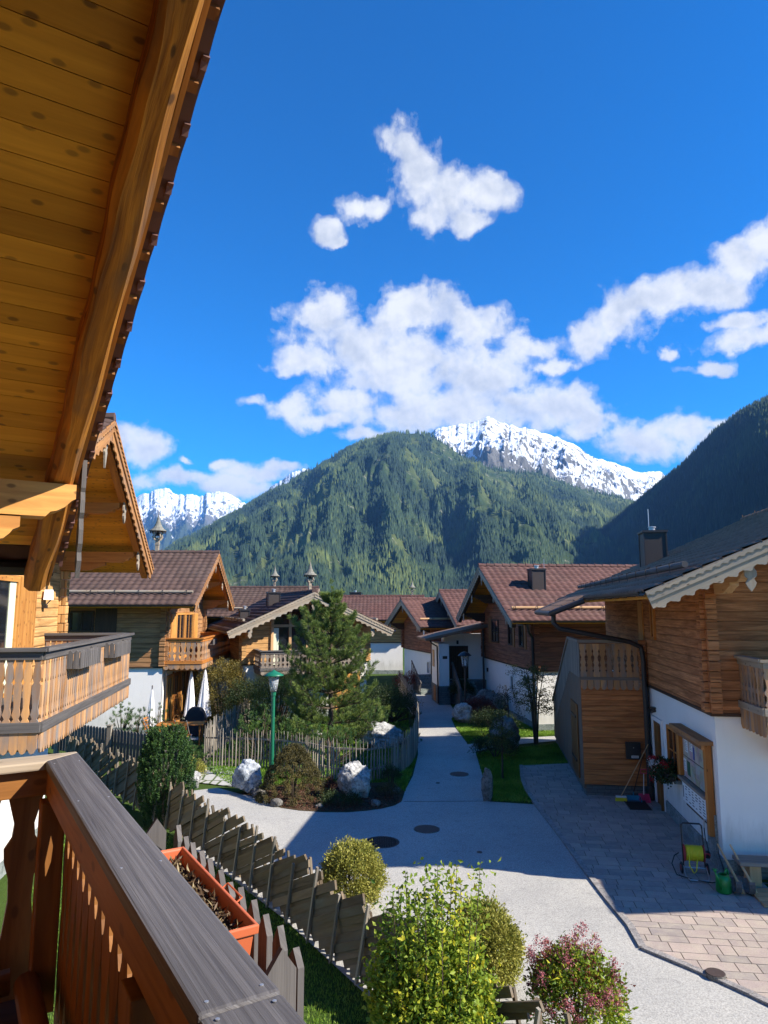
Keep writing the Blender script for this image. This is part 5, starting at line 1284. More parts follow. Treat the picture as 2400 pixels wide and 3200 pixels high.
def picket_run(T, path, h, wdt, gap, mt, jag=.08, round_=True, name='picket_panel'):
    m = MB(); q = 0
    while q < path.L:
        a = path.at(q); dr = path.dir(q); hh = h + random.uniform(-jag, jag); lean = dr * random.uniform(-.04, .04) + np.array([random.uniform(-.03, .03), random.uniform(-.03, .03), 0])
        if round_:
            r = wdt / 2 * random.uniform(.75, 1.2)
            m.tube([a + V3(0, 0, -.05), a + lean * .5 + V3(random.uniform(-.01, .01), 0, hh * .5), a + lean + V3(0, 0, hh)], [r, r * .95, r * .35], 6)
        else:
            out = np.cross(dr, Z_); m.prism([(-wdt/2, .12), (wdt/2, .12), (wdt/2, h - .05), (wdt*.25, h - .01), (0, h), (-wdt*.25, h - .01), (-wdt/2, h - .05)], a, dr, Z_, out, .022, grain=1)
        q += gap * (random.uniform(.8, 1.2) if round_ else 1)
    o = m.build(name, mt, T); o.location = tuple(-np.array(T.location))
    m = MB(); n = int(path.L / 1.2) + 1
    for z_ in (.3, h * .78):
        m = MB()
        for k in range(n):
            a = path.at(path.L * k / n); b = path.at(path.L * (k + 1) / n); out = np.array([a[1] - b[1], b[0] - a[0], 0]); out = unit(out)
            m.bar(a + out * (wdt * .5 + .02) + V3(0, 0, z_), b + out * (wdt * .5 + .02) + V3(0, 0, z_), .03, .05)
        o = m.build('rail', mt, T); o.location = tuple(-np.array(T.location))
RP = Path(catmull([tuple(gnd(*p)[:2]) for p in [(441,1655),(500,1657),(590,1661),(650,1668),(700,1680),(760,1688),(830,1682),(878,1660),(897,1630),(903,1590),(900,1560),(888,1535),(872,1508),(862,1488)]], .2))
T2 = thing('picket_fence', 'curved fence of pale round split pickets enclosing the pine garden', 'fence', tuple(RP.at(0)))
picket_run(T2, RP, 1.12, .055, .098, M_picket)
RP2 = Path(catmull([tuple(gnd(*p)[:2]) for p in [(441,1655),(455,1632),(480,1612),(510,1592),(538,1566)]], .2))
T3 = thing('picket_fence', 'straight sunlit run of round pickets going away to the shrubs beside the terrace', 'fence', tuple(RP2.at(0)))
picket_run(T3, RP2, 1.2, .055, .10, M_picket)
GP = Path(np.array([(-11.6, 24.9), (-6.3, 21.6)]))
T4 = thing('garden_fence', 'grey board fence with rounded pickets and rails in front of the white chalet wall', 'fence', tuple(GP.at(0)))
picket_run(T4, GP, 1.1, .125, .16, M_greywood, round_=False)
for q in (.3, 3.1, 5.9):
    a = GP.at(q); m = MB(); m.box(a[0] - .07, a[1] - .17, 0, a[0] + .07, a[1] - .03, 1.2, grain=2); m.box(a[0] - .09, a[1] - .19, 1.201, a[0] + .09, a[1] - .01, 1.23); o = m.build('post', M_picket, T4); o.location = tuple(-np.array(T4.location))
RP3 = Path(np.array([(-4.2, 30.0), (-2.2, 28.2)]))

# ------------------------------------------------------------ rocks
def rock(name, label, loc, sz, mt, rz=0, seed=0, sub=5, amp=.25, cat='boulder', tilt=0, group=None):
    bm = bmesh.new(); bmesh.ops.create_icosphere(bm, subdivisions=sub, radius=1.0)
    P = np.array([v.co[:] for v in bm.verts]); F = np.array([[v.index for v in f.verts] for f in bm.faces]); bm.free()
    n = fbm(P[:, 0] * 1.3 + seed, P[:, 1] * 1.3 + P[:, 2] * .9 + seed, 4); n2 = fbm(P[:, 0] * 4 + seed, P[:, 2] * 4 + P[:, 1] * 3, 4, True)
    # facet by planes
    r = np.random.default_rng(seed + 11)
    for _ in range(9):
        d = unit(r.normal(size=3)); k = .62 + .25 * r.random(); pr = P @ d; P = np.where((pr > k)[:, None], P - np.outer(pr - k, d) * .85, P)
    n3 = fbm(P[:, 0] * 11 + seed, P[:, 2] * 11 + P[:, 1] * 8, 4, True); P = P * (1 + amp * (n - .5) * 2 + .28 * (n2 - .6) + .07 * (n3 - .5))[:, None]
    P = P * np.array(sz) / 2; c, s = math.cos(tilt), math.sin(tilt); P = np.stack([P[:, 0] * c + P[:, 2] * s, P[:, 1], -P[:, 0] * s + P[:, 2] * c], 1)
    P[:, 2] += sz[2] * .40
    o = mesh_np(name, P, F, mt, smooth=True); o.location = tuple(loc); o.rotation_euler = (0, 0, rz); tag(o, label, cat, group); return o
rock('boulder', 'large knobbly pale boulder standing in the planting bed by the lane corner', gnd(766, 1722), (.95, .75, 1.05), M_rock, seed=3, amp=.35)
rock('boulder', 'angular blue-white boulder lying on the grass left of the brown conical shrub', gnd(532, 1712), (.85, .8, .95), M_rock2, rz=.4, seed=6, tilt=.5)
rock('boulder', 'long rounded pale boulder inside the curved picket fence', gnd(822, 1640) + Vector((0, 2, 0)), (1.7, .9, .95), M_rock, rz=.2, seed=8)
rock('boulder', 'low white-grey stone under the pine inside the picket fence', gnd(665, 1640) + Vector((0, 1.5, 0)), (.9, .7, .75), M_rock, seed=12)
rock('boulder', 'pale boulder at the lane edge in front of the red-leaved shrub', gnd(1005, 1562), (1.0, .9, 1.0), M_rock, seed=15)
rock('boulder', 'brown-grey pointed rock behind the slim tree at the side path', gnd(1094, 1618), (1.1, .9, 1.35), M_rock3, seed=21, tilt=-.3)
rock('boulder', 'broad grey rock against the white wall of the large red log chalet', gnd(1045, 1552) + Vector((.2, 1.0, 0)), (2.0, 1.2, 1.25), M_rock3, seed=25)
rock('standing_stone', 'slim upright stone slab at the corner of the lane and right lawn', gnd(1053, 1730), (.30, .22, .95), M_rock3, seed=31, amp=.12, cat='stone')
rock('boulder', 'small pinkish stone beside the yew and the woven fence', gnd(415, 1700), (.6, .45, .5), M_rock, seed=33)
for i, (px, py, s_) in enumerate([(598, 1742, .35), (810, 1742, .3), (857, 1712, .25), (690, 1746, .22), (560, 1722, .4)]):
    rock('edging_stone', 'small edging stone of the planting bed, ' + ['below the brown conifer mound', 'right below the large knobbly boulder', 'at the lane corner by the pickets', 'midway along the road edge', 'at the far left tip of the bed'][i], gnd(px, py), (s_, s_ * .8, s_ * .6), M_rock3, seed=40 + i, sub=3, cat='stone', group='small stones edging the planting bed')

# ------------------------------------------------------------ vegetation
def plant(name, label, cat, loc, group=None): return thing(name, label, cat, tuple(loc), 0, group)
def stems(T, n, r, h, mt=M_bark, th=.02, spread=.6, name='stem'):
    m = MB()
    for k in range(n):
        an = random.uniform(0, 6.28); a = V3(math.cos(an), math.sin(an), 0)
        m.tube([a * .04, a * r * spread * .5 + V3(0, 0, h * .45), a * r * spread + V3(0, 0, h * .85)], [th, th * .8, th * .35], 5)
    m.build(name, mt, T)
def tufts(T, C, D, per, L, w_, mt, spread=.75, name='needles'):
    n = len(C); CC = np.repeat(C, per, 0); DD = np.repeat(D, per, 0) + rdir(n * per) * spread; DD /= np.linalg.norm(DD, axis=1)[:, None]
    CC = CC + DD * .01 + np.repeat(D, per, 0) * (rng.random(n * per)[:, None] * L * .9)
    r = np.clip(np.repeat(rng.random(n) * .5, per) + rng.random(n * per) * .35 + .25 * (np.repeat(D[:, 2], per) > .5), 0, 1)
    return leaf_mesh(name, CC, DD, L * (.8 + .4 * rng.random(n * per)), w_, mt, T, droop=.1, rnd=r)
def mugo(name, label, loc, rx, rz_, n, mt=ML_mugo, L=.09, cat='shrub', per=34, group=None):
    T = plant(name, label, cat, loc, group); d = rdir(n, .5); d[:, 2] = np.abs(d[:, 2]); rr = .55 + .45 * rng.random(n)
    C = d * rr[:, None] * np.array([rx, rx, rz_]); C[:, 2] += .05; D = d * .5 + np.array([0, 0, .8]); D /= np.linalg.norm(D, axis=1)[:, None]
    m = MB()
    for c in C[::4]: m.tube([V3(0, 0, 0), c * .5 + V3(0, 0, .02), c], [.025, .018, .008], 4)
    m.build('branch', M_bark, T); tufts(T, C, D, per, L, .012, mt); return T
def pine(loc, H):
    T = plant('pine_tree', 'bushy Scots pine with long needles rising from the picket-fenced garden', 'tree', loc)
    m = MB(); m.tube([(0, 0, -.1), (.03, 0, H * .25), (-.02, .02, H * .5), (.02, 0, H * .78), (0, 0, H * .97)], [.12, .10, .075, .045, .012], 9); m.build('trunk', M_bark, T)
    C = []; D = []; m = MB(); zlev = .35; 
    levels = np.concatenate([np.linspace(.35, H * .60, 7), np.array([.69, .79, .88]) * H])
    for li, z0 in enumerate(levels):
        t = z0 / H; R = (2.0 - 1.1 * t) * (1 if t < .6 else (1 - t) / .4 * .88 + .10); nb = 6 if t < .6 else 5; ph = random.uniform(0, 6)
        for b in range(nb):
            an = ph + b * 2 * PI / nb + random.uniform(-.25, .25); Rb = R * random.uniform(.72, 1.15); a = V3(math.cos(an), math.sin(an), 0); up_ = .10 + .55 * t
            pts = [V3(0, 0, z0), a * Rb * .35 + V3(0, 0, z0 + Rb * up_ * .25), a * Rb * .7 + V3(0, 0, z0 + Rb * up_ * .55), a * Rb + V3(0, 0, z0 + Rb * (up_ + .22))]
            m.tube(pts, [.03, .022, .015, .007], 5); perp = V3(-a[1], a[0], 0)
            for q in np.linspace(.28, 1.0, 7 if Rb > .8 else 5):
                i = min(int(q * 3), 2); f = q * 3 - i; p = pts[i] * (1 - f) + pts[i + 1] * f
                for sd in (-1, 0, 1):
                    if sd == 0 and q < .95: 
                        C.append(p); D.append(unit(a * .6 + V3(0, 0, .8))); continue
                    if sd == 0: C.append(p); D.append(unit(a * .8 + V3(0, 0, .8))); continue
                    l_ = Rb * .30 * (1.15 - q * .5) * random.uniform(.7, 1.2); e = p + (a * .45 + perp * sd) * l_ + V3(0, 0, l_ * .4)
                    m.tube([p, (p + e) / 2 - V3(0, 0, .01), e], [.01, .008, .004], 4)
                    C += [(p + e) / 2, e]; D += [unit(a * .4 + perp * sd * .5 + V3(0, 0, .6)), unit(a * .4 + perp * sd * .4 + V3(0, 0, .9))]
    for z0 in np.linspace(H * .80, H, 6): C.append(V3(0, 0, z0)); D.append(V3(0, 0, 1))
    m.build('branch', M_bark, T); C = np.array(C) + rng.normal(size=(len(C), 3)) * .02
    tufts(T, C, np.array(D), 58, .15, .013, ML_pine, .8); return T
pine((-1.95, 25.6, 0), 5.85); COL.objects['pine_tree'].scale = (.93, .93, 1)
for (px, py, r, h, lab) in [(560, 1640, 1.1, 1.6, 'dark mountain pine shrub left of the tall pine inside the garden'), (520, 1560, 1.2, 1.7, 'broad dark pine shrub behind the green lamp post'), (640, 1640, 1.1, 1.3, 'low spreading mountain pine at the foot of the tall pine'),
                            (720, 1650, 1.2, 1.2, 'dense mountain pine right of the tall pine trunk'), (600, 1590, 1.5, 2.3, 'tall bushy mountain pine just behind the green lamp'), (790, 1600, 1.3, 1.5, 'deep-shaded mountain pine behind the long pale boulder'), (850, 1560, 1.2, 1.0, 'low dark pine shrub where the picket fence turns to the lane')]:
    mugo('mountain_pine', lab, gnd(px, py), r, h, int(150 * r * h / 1.5), ML_mugo if px != 850 else ML_dark, per=30, L=.11, group=None)
for (px, py, lab) in [(255, 1600, 'leftmost of three young pines behind the grey board fence'), (290, 1606, 'middle of three young pines behind the grey board fence'), (328, 1612, 'rightmost of three young pines behind the grey board fence')]:
    p = gnd(px, py); mugo('young_pine', lab, (p.x, p.y + .3, 0), .6, 1.35, 60, L=.10, per=32, group='young pines behind the grey board fence')
mugo('mountain_pine', 'bright green mountain pine right of the dark yew', gnd(412, 1672), .62, .95, 130, L=.07, per=30)

def shrub(name, label, loc, rx, ry, rz_, mt, nclump, per, L, W, cl=.05, zc=.5, up=.3, cat='shrub', st=8, group=None, zflat=-.2):
    T = plant(name, label, cat, loc, group); C, D, r = blob_leaves((0, 0, rz_ * zc * 2 * .5), rx, ry, rz_ * .55, nclump, per, cl, up, zflat)
    C[:, 2] = np.maximum(C[:, 2], .02); leaf_mesh('foliage', C, D, L * (.7 + .6 * rng.random(len(C))), W, mt, T, rnd=r); stems(T, st, (rx + ry) / 2, rz_); return T
# yew: upright bundle of sprigs
def yew(loc, r, H):
    T = plant('yew', 'dark green upright yew standing against the woven fence', 'shrub', loc); n = 900
    an = rng.random(n) * 6.28; z = H * rng.random(n) ** .9; rr = r * (np.sqrt(np.clip(1 - ((z - H * .45) / (H * .62)) ** 2, .05, 1))) * (.5 + .5 * rng.random(n) ** .5) * (.85 + .3 * fbm(an * 1.5, z * 2, 3))
    B = np.stack([np.cos(an) * rr, np.sin(an) * rr, z], 1); dirs = np.stack([np.cos(an) * .35, np.sin(an) * .35, np.ones(n)], 1); dirs /= np.linalg.norm(dirs, axis=1)[:, None]
    per = 46; CC = np.repeat(B, per, 0); DD0 = np.repeat(dirs, per, 0); tpos = rng.random(n * per)[:, None]; CC = CC + DD0 * tpos * .26
    DD = DD0 * .6 + rdir(n * per) * .9; DD /= np.linalg.norm(DD, axis=1)[:, None]
    leaf_mesh('foliage', CC, DD, .045, .020, ML_yew, T, rnd=np.clip(np.repeat(rng.random(n) * .4, per) + tpos[:, 0] * .6, 0, 1)); stems(T, 10, r, H * .8)
yew((-5.15, 16.9, 0), .62, 2.0)
shrub('yellow_shrub', 'small bright yellow shrub between the yew and the curved picket fence', gnd(414, 1690), .34, .34, .62, ML_gold, 90, 22, .05, .028)
# weeping brown conical shrub on the bed
def weeping(loc, r, H, label):
    T = plant('dwarf_conifer', label, 'shrub', loc); n = 420; an = rng.random(n) * 6.28; t = rng.random(n) ** .7; rr = r * t * (.92 + .16 * fbm(an * 2, t * 2, 3)); z = H * (1 - t ** 1.7) * (.92 + .12 * rng.random(n))
    B = np.stack([np.cos(an) * rr, np.sin(an) * rr, z + .03], 1); dirs = np.stack([np.cos(an) * .8, np.sin(an) * .8, -.35 - .6 * t], 1); dirs /= np.linalg.norm(dirs, axis=1)[:, None]
    per = 90; CC = np.repeat(B, per, 0) + rng.normal(size=(n * per, 3)) * .035; DD = np.repeat(dirs, per, 0) + rdir(n * per) * .55; DD /= np.linalg.norm(DD, axis=1)[:, None]
    CC[:, 2] = np.maximum(CC[:, 2], .02); leaf_mesh('foliage', CC, DD, .05, .011, ML_olive, T, rnd=np.clip(np.repeat(rng.random(n) * .6, per) + rng.random(n * per) * .4, 0, 1)); stems(T, 8, r, H * .8, spread=.3)
weeping(tuple(gnd(632, 1722)), .95, 1.3, 'olive brown mounded dwarf conifer on the planting bed')
shrub('privet_ball', 'golden clipped round bush on the lane side of the woven fence', (-.52, 12.3, 0), .5, .48, 1.02, ML_gold, 900, 30, .04, .022, cl=.04, zc=.5, zflat=-.7)
shrub('privet_bush', 'mottled green and golden bush behind the big leafy privet', (1.36, 9.9, 0), .42, .44, .98, ML_gold, 800, 30, .045, .024, cl=.05, zflat=-.8)
# foreground privet with long shoots
def privet(loc):
    T = plant('privet', 'tall yellow-green leafy shrub with long shoots in the foreground before the woven fence', 'shrub', loc); C = []; D = []; Lf = []; m = MB(); R = []
    for k in range(235):
        an = random.uniform(0, 6.28); r = .64 * math.sqrt(random.random()); tall = random.random() < .12; a = V3(math.cos(an), math.sin(an), 0)
        h = (random.uniform(1.9, 2.6) if tall else random.uniform(1.15, 1.85) * (1 - .25 * r))
        pts = [a * r * .35 + V3(0, 0, .05), a * r * .8 + V3(0, 0, h * .5), a * r * (1.0) + V3(random.uniform(-.07, .07), random.uniform(-.07, .07), h)]
        m.tube(pts, [.014, .009, .003], 5); c0 = random.random() * .6
        z = .35
        while z < 1.0:
            i = 0 if z < .5 else 1; f = z * 2 - i; p = pts[i] * (1 - f) + pts[i + 1] * f; ph = random.uniform(0, 3.14)
            for s in (0, PI):
                d = V3(math.cos(ph + s), math.sin(ph + s), .45); C.append(p); D.append(unit(d)); R.append(min(1, c0 + random.random() * .4)); Lf.append(random.uniform(.05, .085) * (1.05 - .45 * (z > .9)))
            if random.random() < .75:
                q = p + V3(random.uniform(-.13, .13), random.uniform(-.13, .13), random.uniform(-.05, .1))
                for _ in range(4): C.append(q + rng.normal(size=3) * .05); D.append(unit(rng.normal(size=3) + V3(0, 0, .4))); R.append(min(1, c0 + random.random() * .4)); Lf.append(random.uniform(.05, .08))
            z += .016 if not tall else .024
    m.build('stem', M_bark, T); leaf_mesh('foliage', np.array(C), np.array(D), np.array(Lf) * 1.05, .042, ML_yg, T, droop=.3, rnd=np.array(R))
privet((.50, 7.75, 0)); COL.objects['privet'].scale = (.95, .95, .91)
# spindle bush with pink fruits
def pinkbush(loc):
    T = plant('hydrangea', 'bush with dusty pink flower panicles and yellow-green leaves beside the road', 'shrub', loc)
    C, D, r = blob_leaves((0, 0, .82), .52, .5, .68, 300, 18, .07, .3, -.5); leaf_mesh('foliage', C, D, .075, .034, ML_yg, T, rnd=r * .9); stems(T, 12, .5, 1.3)
    C, D, r = blob_leaves((0, 0, 1.0), .52, .5, .62, 60, 14, .06, .3, -.1); leaf_mesh('rusty_foliage', C, D, .06, .028, ML_red, T, rnd=r)
    n = 40; d = rdir(n, .55); d[:, 2] = np.abs(d[:, 2]) * 1.0; P = d * np.array([.54, .52, .72]) * (.8 + .42 * rng.random(n))[:, None] + np.array([0, 0, .84]); per = 110
    t = rng.random(n * per)[:, None]; ax_ = np.repeat(d * .4 + np.array([0, 0, .8]), per, 0); CC = np.repeat(P, per, 0) + ax_ * t * .15 + rng.normal(size=(n * per, 3)) * .055 * (1.1 - t * .8)
    leaf_mesh('flower_panicle', CC, rdir(n * per), .024, .018, ML_pink, T)
pinkbush((2.14, 8.3, 0)); COL.objects['hydrangea'].scale = (.88, .88, .80)
shrub('golden_thuja', 'golden brown rounded conifer between the closed parasols and the middle chalet', (-7.0, 30.3, 0), 1.15, 1.1, 2.7, ML_thuja, 420, 40, .07, .03, cl=.10, zflat=-.8)
shrub('dark_shrub', 'dark green bush behind the terrace fence left of the pine', (-5.6, 29.0, 0), 1.0, .9, 2.0, ML_dark, 240, 30, .06, .03, cl=.09, zflat=-.6)
shrub('willow_shrub', 'grey-green fine-leaved bush in front of the carved grey balcony', (-3.9, 27.3, 0), 1.5, 1.1, 2.5, ML_tree, 420, 34, .06, .016, cl=.11, zflat=-.6)
shrub('dark_shrub', 'dark evergreen bush on the slope between pine and lane', (.15, 31.0, 0), 1.3, 1.1, 1.5, ML_dark, 260, 32, .06, .03, cl=.10, zflat=-.4)
shrub('barberry', 'dark red-leaved round shrub behind the pale lane-side boulder', gnd(1035, 1560), .75, .7, 1.05, ML_red, 220, 28, .045, .025, cl=.07)
shrub('low_shrub', 'green shrub at the foot of the stone steps by the dark lantern', gnd(1000, 1525), .65, .6, 1.3, ML_dark, 170, 30, .06, .03, cl=.08)
shrub('low_shrub', 'low green shrub below the slim tree on the right lawn', gnd(1070, 1636), .75, .6, .6, ML_dark, 170, 30, .05, .025, cl=.08)
shrub('low_shrub', 'shaded green shrub around the brown-grey pointed rock', gnd(1070, 1590), .9, .7, .9, ML_dark, 200, 30, .05, .025, cl=.09)
shrub('red_maple', 'little red-leaved maple before the farthest white wall', gnd(880, 1497), .75, .6, 1.2, ML_red, 90, 22, .07, .035, cl=.10)
shrub('heather', 'low purple-green ground plants beside the pale boulder on the bed', gnd(838, 1722), .32, .3, .35, ML_olive, 80, 24, .03, .012, cl=.05)
shrub('bed_plant', 'low dark plant at the front of the planting bed', gnd(735, 1742), .55, .3, .3, ML_dark, 90, 24, .04, .02, cl=.05)
shrub('bed_plant', 'small reddish plant between the conifer mound and pale boulder', gnd(712, 1716), .25, .25, .4, ML_red, 50, 20, .035, .018, cl=.05)
shrub('dwarf_spruce', 'tiny dark conifer right of the pale boulder against the pickets', gnd(845, 1702), .25, .25, .62, ML_dark, 120, 26, .04, .01, cl=.04)
mugo('mountain_pine', 'low bright pine by the lane corner inside the picket fence', gnd(868, 1608), .7, .6, 90, L=.09, per=26)

def small_tree(name, label, loc, H, spread, nst, mt, nlv, L=.07, W=.03, weep=False):
    T = plant(name, label, 'tree', loc); m = MB(); tips = []
    for k in range(nst):
        an = k * 6.28 / nst + random.uniform(-.3, .3); a = V3(math.cos(an), math.sin(an), 0); r = .0 if nst == 1 else spread * .35
        top = a * r + V3(random.uniform(-.1, .1), 0, H * (.95 if not weep else .9)); mid = a * r * .4 + V3(0, 0, H * .5)
        m.tube([a * .05 * (nst > 1), mid, top], [.035, .025, .009], 6)
        nbr = 13 if nst > 1 else 18
        for b in range(nbr):
            t = random.uniform(.35, 1.0) if not weep else random.uniform(.72, 1.0); p = (mid * (1 - (t - .5) * 2) + top * (t - .5) * 2) if t > .5 else mid * t * 2
            an2 = random.uniform(0, 6.28); d = V3(math.cos(an2), math.sin(an2), 0); l_ = spread * random.uniform(.45, .95) * (1.25 - t * .6)
            if weep: q1 = p + d * l_ * .6 + V3(0, 0, .18); q2 = p + d * l_ + V3(0, 0, -H * random.uniform(.12, .38))
            else: q1 = p + d * l_ * .5 + V3(0, 0, l_ * .18); q2 = p + d * l_ + V3(0, 0, l_ * .22)
            m.tube([p, q1, q2], [.011, .007, .003], 4); tips += [(p, q1, q2)]
    m.build('trunk', M_bark, T); C = []
    for (p, q1, q2) in tips:
        for _ in range(nlv // len(tips)):
            t = random.random() ** .7; c = (q1 * (1 - t) + q2 * t) if random.random() < .75 else (p * (1 - t) + q1 * t); C.append(c + rng.normal(size=3) * .06)
    C = np.array(C); leaf_mesh('foliage', C, rdir(len(C), -.2), L * (.7 + .6 * rng.random(len(C))), W, mt, T)
small_tree('serviceberry', 'multi-stemmed small leafy tree before the white wall of the red log chalet', gnd(1158, 1606), 2.9, 1.0, 5, ML_tree, 3600)
small_tree('weeping_tree', 'small weeping tree with bare arching twigs left of the multi-stemmed tree', gnd(1100, 1600), 2.1, .95, 1, ML_dark, 420, weep=True)
small_tree('slim_tree', 'slim staked young tree on the right lawn beside the standing stone', gnd(1086, 1683), 1.95, .75, 1, ML_tree, 1700, L=.06)

# mulch chips and litter
def chips(name, poly, n, mt, label, z=.02, L=.04):
    P = np.array([p[:2] for p in poly]); lo, hi = P.min(0), P.max(0); pts = lo + (hi - lo) * rng.random((n, 2)); ins = np.zeros(n, bool); j = len(P) - 1
    for i in range(len(P)):
        c = ((P[i, 1] > pts[:, 1]) != (P[j, 1] > pts[:, 1])) & (pts[:, 0] < (P[j, 0] - P[i, 0]) * (pts[:, 1] - P[i, 1]) / (P[j, 1] - P[i, 1] + 1e-9) + P[i, 0]); ins ^= c; j = i
    pts = pts[ins]; C = np.concatenate([pts, z + rng.random((len(pts), 1)) * .015], 1); D = rdir(len(pts)); D[:, 2] *= .25; D /= np.linalg.norm(D, axis=1)[:, None]
    o = leaf_mesh(name, C, D, L * (.5 + rng.random(len(pts))), L * .5, mt); kind(o, 'stuff'); tag(o, label, 'mulch')
chips('bark_mulch', [gnd(*p) for p in [(866,1735),(815,1748),(729,1755),(620,1748),(575,1733),(560,1708),(620,1695),(720,1695),(850,1700)]], 9000, ML_mulch, 'reddish bark mulch chips covering the planting bed')
# ------------------------------------------------------------ smaller things
def lbuild(mb, T, name, mt, **kw): return mb.build(name, mt, T, **kw)
# green street lamp
T = thing('street_lamp', 'green post lamp with shallow conical hat before the pine garden', 'street lamp', (-3.33, 21.2, 0))
m = MB(); m.tube([(0, 0, -.05), (0, 0, 2.45)], .055, 14); m.lathe([(.075, 0), (.075, .35), (.055, .4)], 14); m.tube([(0, 0, 2.4), (0, 0, 2.52)], .075, 14); lbuild(m, T, 'post', M_green, smooth=False)
gl, t, b = mat('lamp_glass', .08, .5); b.inputs['Base Color'].default_value = (.85, .88, .9, 1); b.inputs['Transmission Weight'].default_value = .75; b.inputs['IOR'].default_value = 1.1
m = MB(); m.lathe([(.10, 2.52), (.17, 2.98), (.16, 2.98), (.095, 2.52)], 20); lbuild(m, T, 'glass_shade', gl, smooth=True)
m = MB(); m.lathe([(.0, 2.53), (.06, 2.53), (.055, 2.75), (.03, 2.83), (0, 2.84)], 14); lbuild(m, T, 'bulb', M_paper, smooth=True)
m = MB(); m.lathe([(.30, 2.985), (.30, 3.0), (.18, 3.07), (.06, 3.12), (.03, 3.15), (0, 3.16)], 28); lbuild(m, T, 'lamp_hat', M_green, smooth=True)
# dark lantern
p = gnd(1006, 1553); T = thing('street_lamp', 'slim dark lantern post in front of the stone steps', 'street lamp', tuple(p))
H = 3.05; m = MB(); m.tube([(0, 0, 0), (0, 0, H - .75)], .045, 10); m.lathe([(.1, 0), (.08, .3), (.045, .35)], 10); lbuild(m, T, 'post', M_black)
m = MB()
for k in range(6):
    a = k * PI / 3; m.tube([(math.cos(a) * .12, math.sin(a) * .12, H - .7), (math.cos(a) * .2, math.sin(a) * .2, H - .22)], .012, 4)
m.lathe([(.05, H - .78), (.13, H - .7), (.13, H - .68), (0, H - .68)], 6); lbuild(m, T, 'cage', M_black)
m = MB(); m.lathe([(.115, H - .68), (.185, H - .22), (.175, H - .22), (.11, H - .68)], 6); lbuild(m, T, 'glass_shade', gl)
m = MB(); m.lathe([(.32, H - .22), (.31, H - .2), (.2, H - .1), (.08, H - .04), (0, H - .02)], 12); lbuild(m, T, 'lamp_hat', M_black)
m = MB(); m.lathe([(0, H - .66), (.06, H - .66), (.05, H - .45), (0, H - .4)], 10); lbuild(m, T, 'bulb', M_paper)

# closed parasols
def parasol(label, loc, H, R, pole=True):
    T = thing('closed_parasol', label, 'parasol', loc, 0, 'closed white parasols on the terrace')
    m = MB(); m.tube([(0, 0, 0), (0, 0, H)], .022, 8); m.lathe([(.22, 0), (.22, .06), (.05, .1)], 14); lbuild(m, T, 'pole', M_greywood)
    n = 32; vs = []; prof = [(1.0, H * .22), (.95, H * .3), (.72, H * .5), (.45, H * .75), (.2, H * .92), (.05, H * .99)]; F = []
    for i, (r, z) in enumerate(prof):
        for k in range(n): rr = R * r * (1 + .13 * math.sin(k * 2 * PI / 4 + .4) * (.5 + .5 * r)); a = 2 * PI * k / n; vs.append((rr * math.cos(a), rr * math.sin(a), z + (.05 if k % 2 and i == 0 else 0)))
    for i in range(len(prof) - 1):
        for k in range(n): F.append((i * n + k, i * n + (k + 1) % n, (i + 1) * n + (k + 1) % n, (i + 1) * n + k))
    m = MB(); m.add(vs, F); lbuild(m, T, 'canopy', M_cloth)
    m = MB(); m.lathe([(.03, H), (.02, H + .06), (0, H + .08)], 8); lbuild(m, T, 'finial', M_greywood)
parasol('small closed white parasol against the white chalet wall', (-8.9, 27.0, 0), 2.0, .17)
parasol('closed white parasol under the corner of the orange carved balcony', (-8.05, 29.3, 0), 2.5, .22)
parasol('wider closed pinkish-white parasol beside the covered grill', (-7.5, 29.4, 0), 2.5, .28)
# covered grill
T = thing('covered_grill', 'barbecue grill under a black fabric cover on the terrace', 'grill', (-7.45, 28.0, .02)); T.scale = (.6, .7, .95)
m = MB(); O = [(-.62, 0), (.62, 0), (.66, .75), (.5, .98), (.32, 1.12), (-.3, 1.14), (-.5, 1.0), (-.66, .75)]; m.prism(O, (0, 0, 0), X_, Z_, Y_, .6); m.prism([(x * .97, z * 1.015) for x, z in O[1:-1]] , (0, 0, .01), X_, Z_, Y_, .35); lbuild(m, T, 'cover', M_grill, bevel=.06)
m = MB(); m.box(-.55, -.25, 0, .55, .25, .05); lbuild(m, T, 'base', M_black)
# terrace table, basket, chairs
p = gnd(416, 1560); T = thing('garden_table', 'brown wooden garden table on the terrace below the carved balcony', 'table', (-7.55, 26.4, .02), .1)
m = MB()
for k in range(9): m.box(-.85, -.42 + k * .095, .71, .85, -.42 + k * .095 + .085, .74)
lbuild(m, T, 'tabletop', M_orange)
for sx in (-1, 1):
    for sy in (-1, 1): m = MB(); m.box(sx * .72 - .03, sy * .34 - .03, 0, sx * .72 + .03, sy * .34 + .03, .708, grain=2); lbuild(m, T, 'leg', M_orange)
T = thing('basket', 'small wooden basket on the terrace table', 'basket', (-7.75, 26.4, .765)); m = MB(); m.lathe([(.11, 0), (.13, .12), (.115, .12), (.1, .02), (0, .02)], 10); m.tube([(-.12, 0, .12), (-.09, 0, .24), (0, 0, .29), (.09, 0, .24), (.12, 0, .12)], .012, 5); lbuild(m, T, 'body', M_honey)
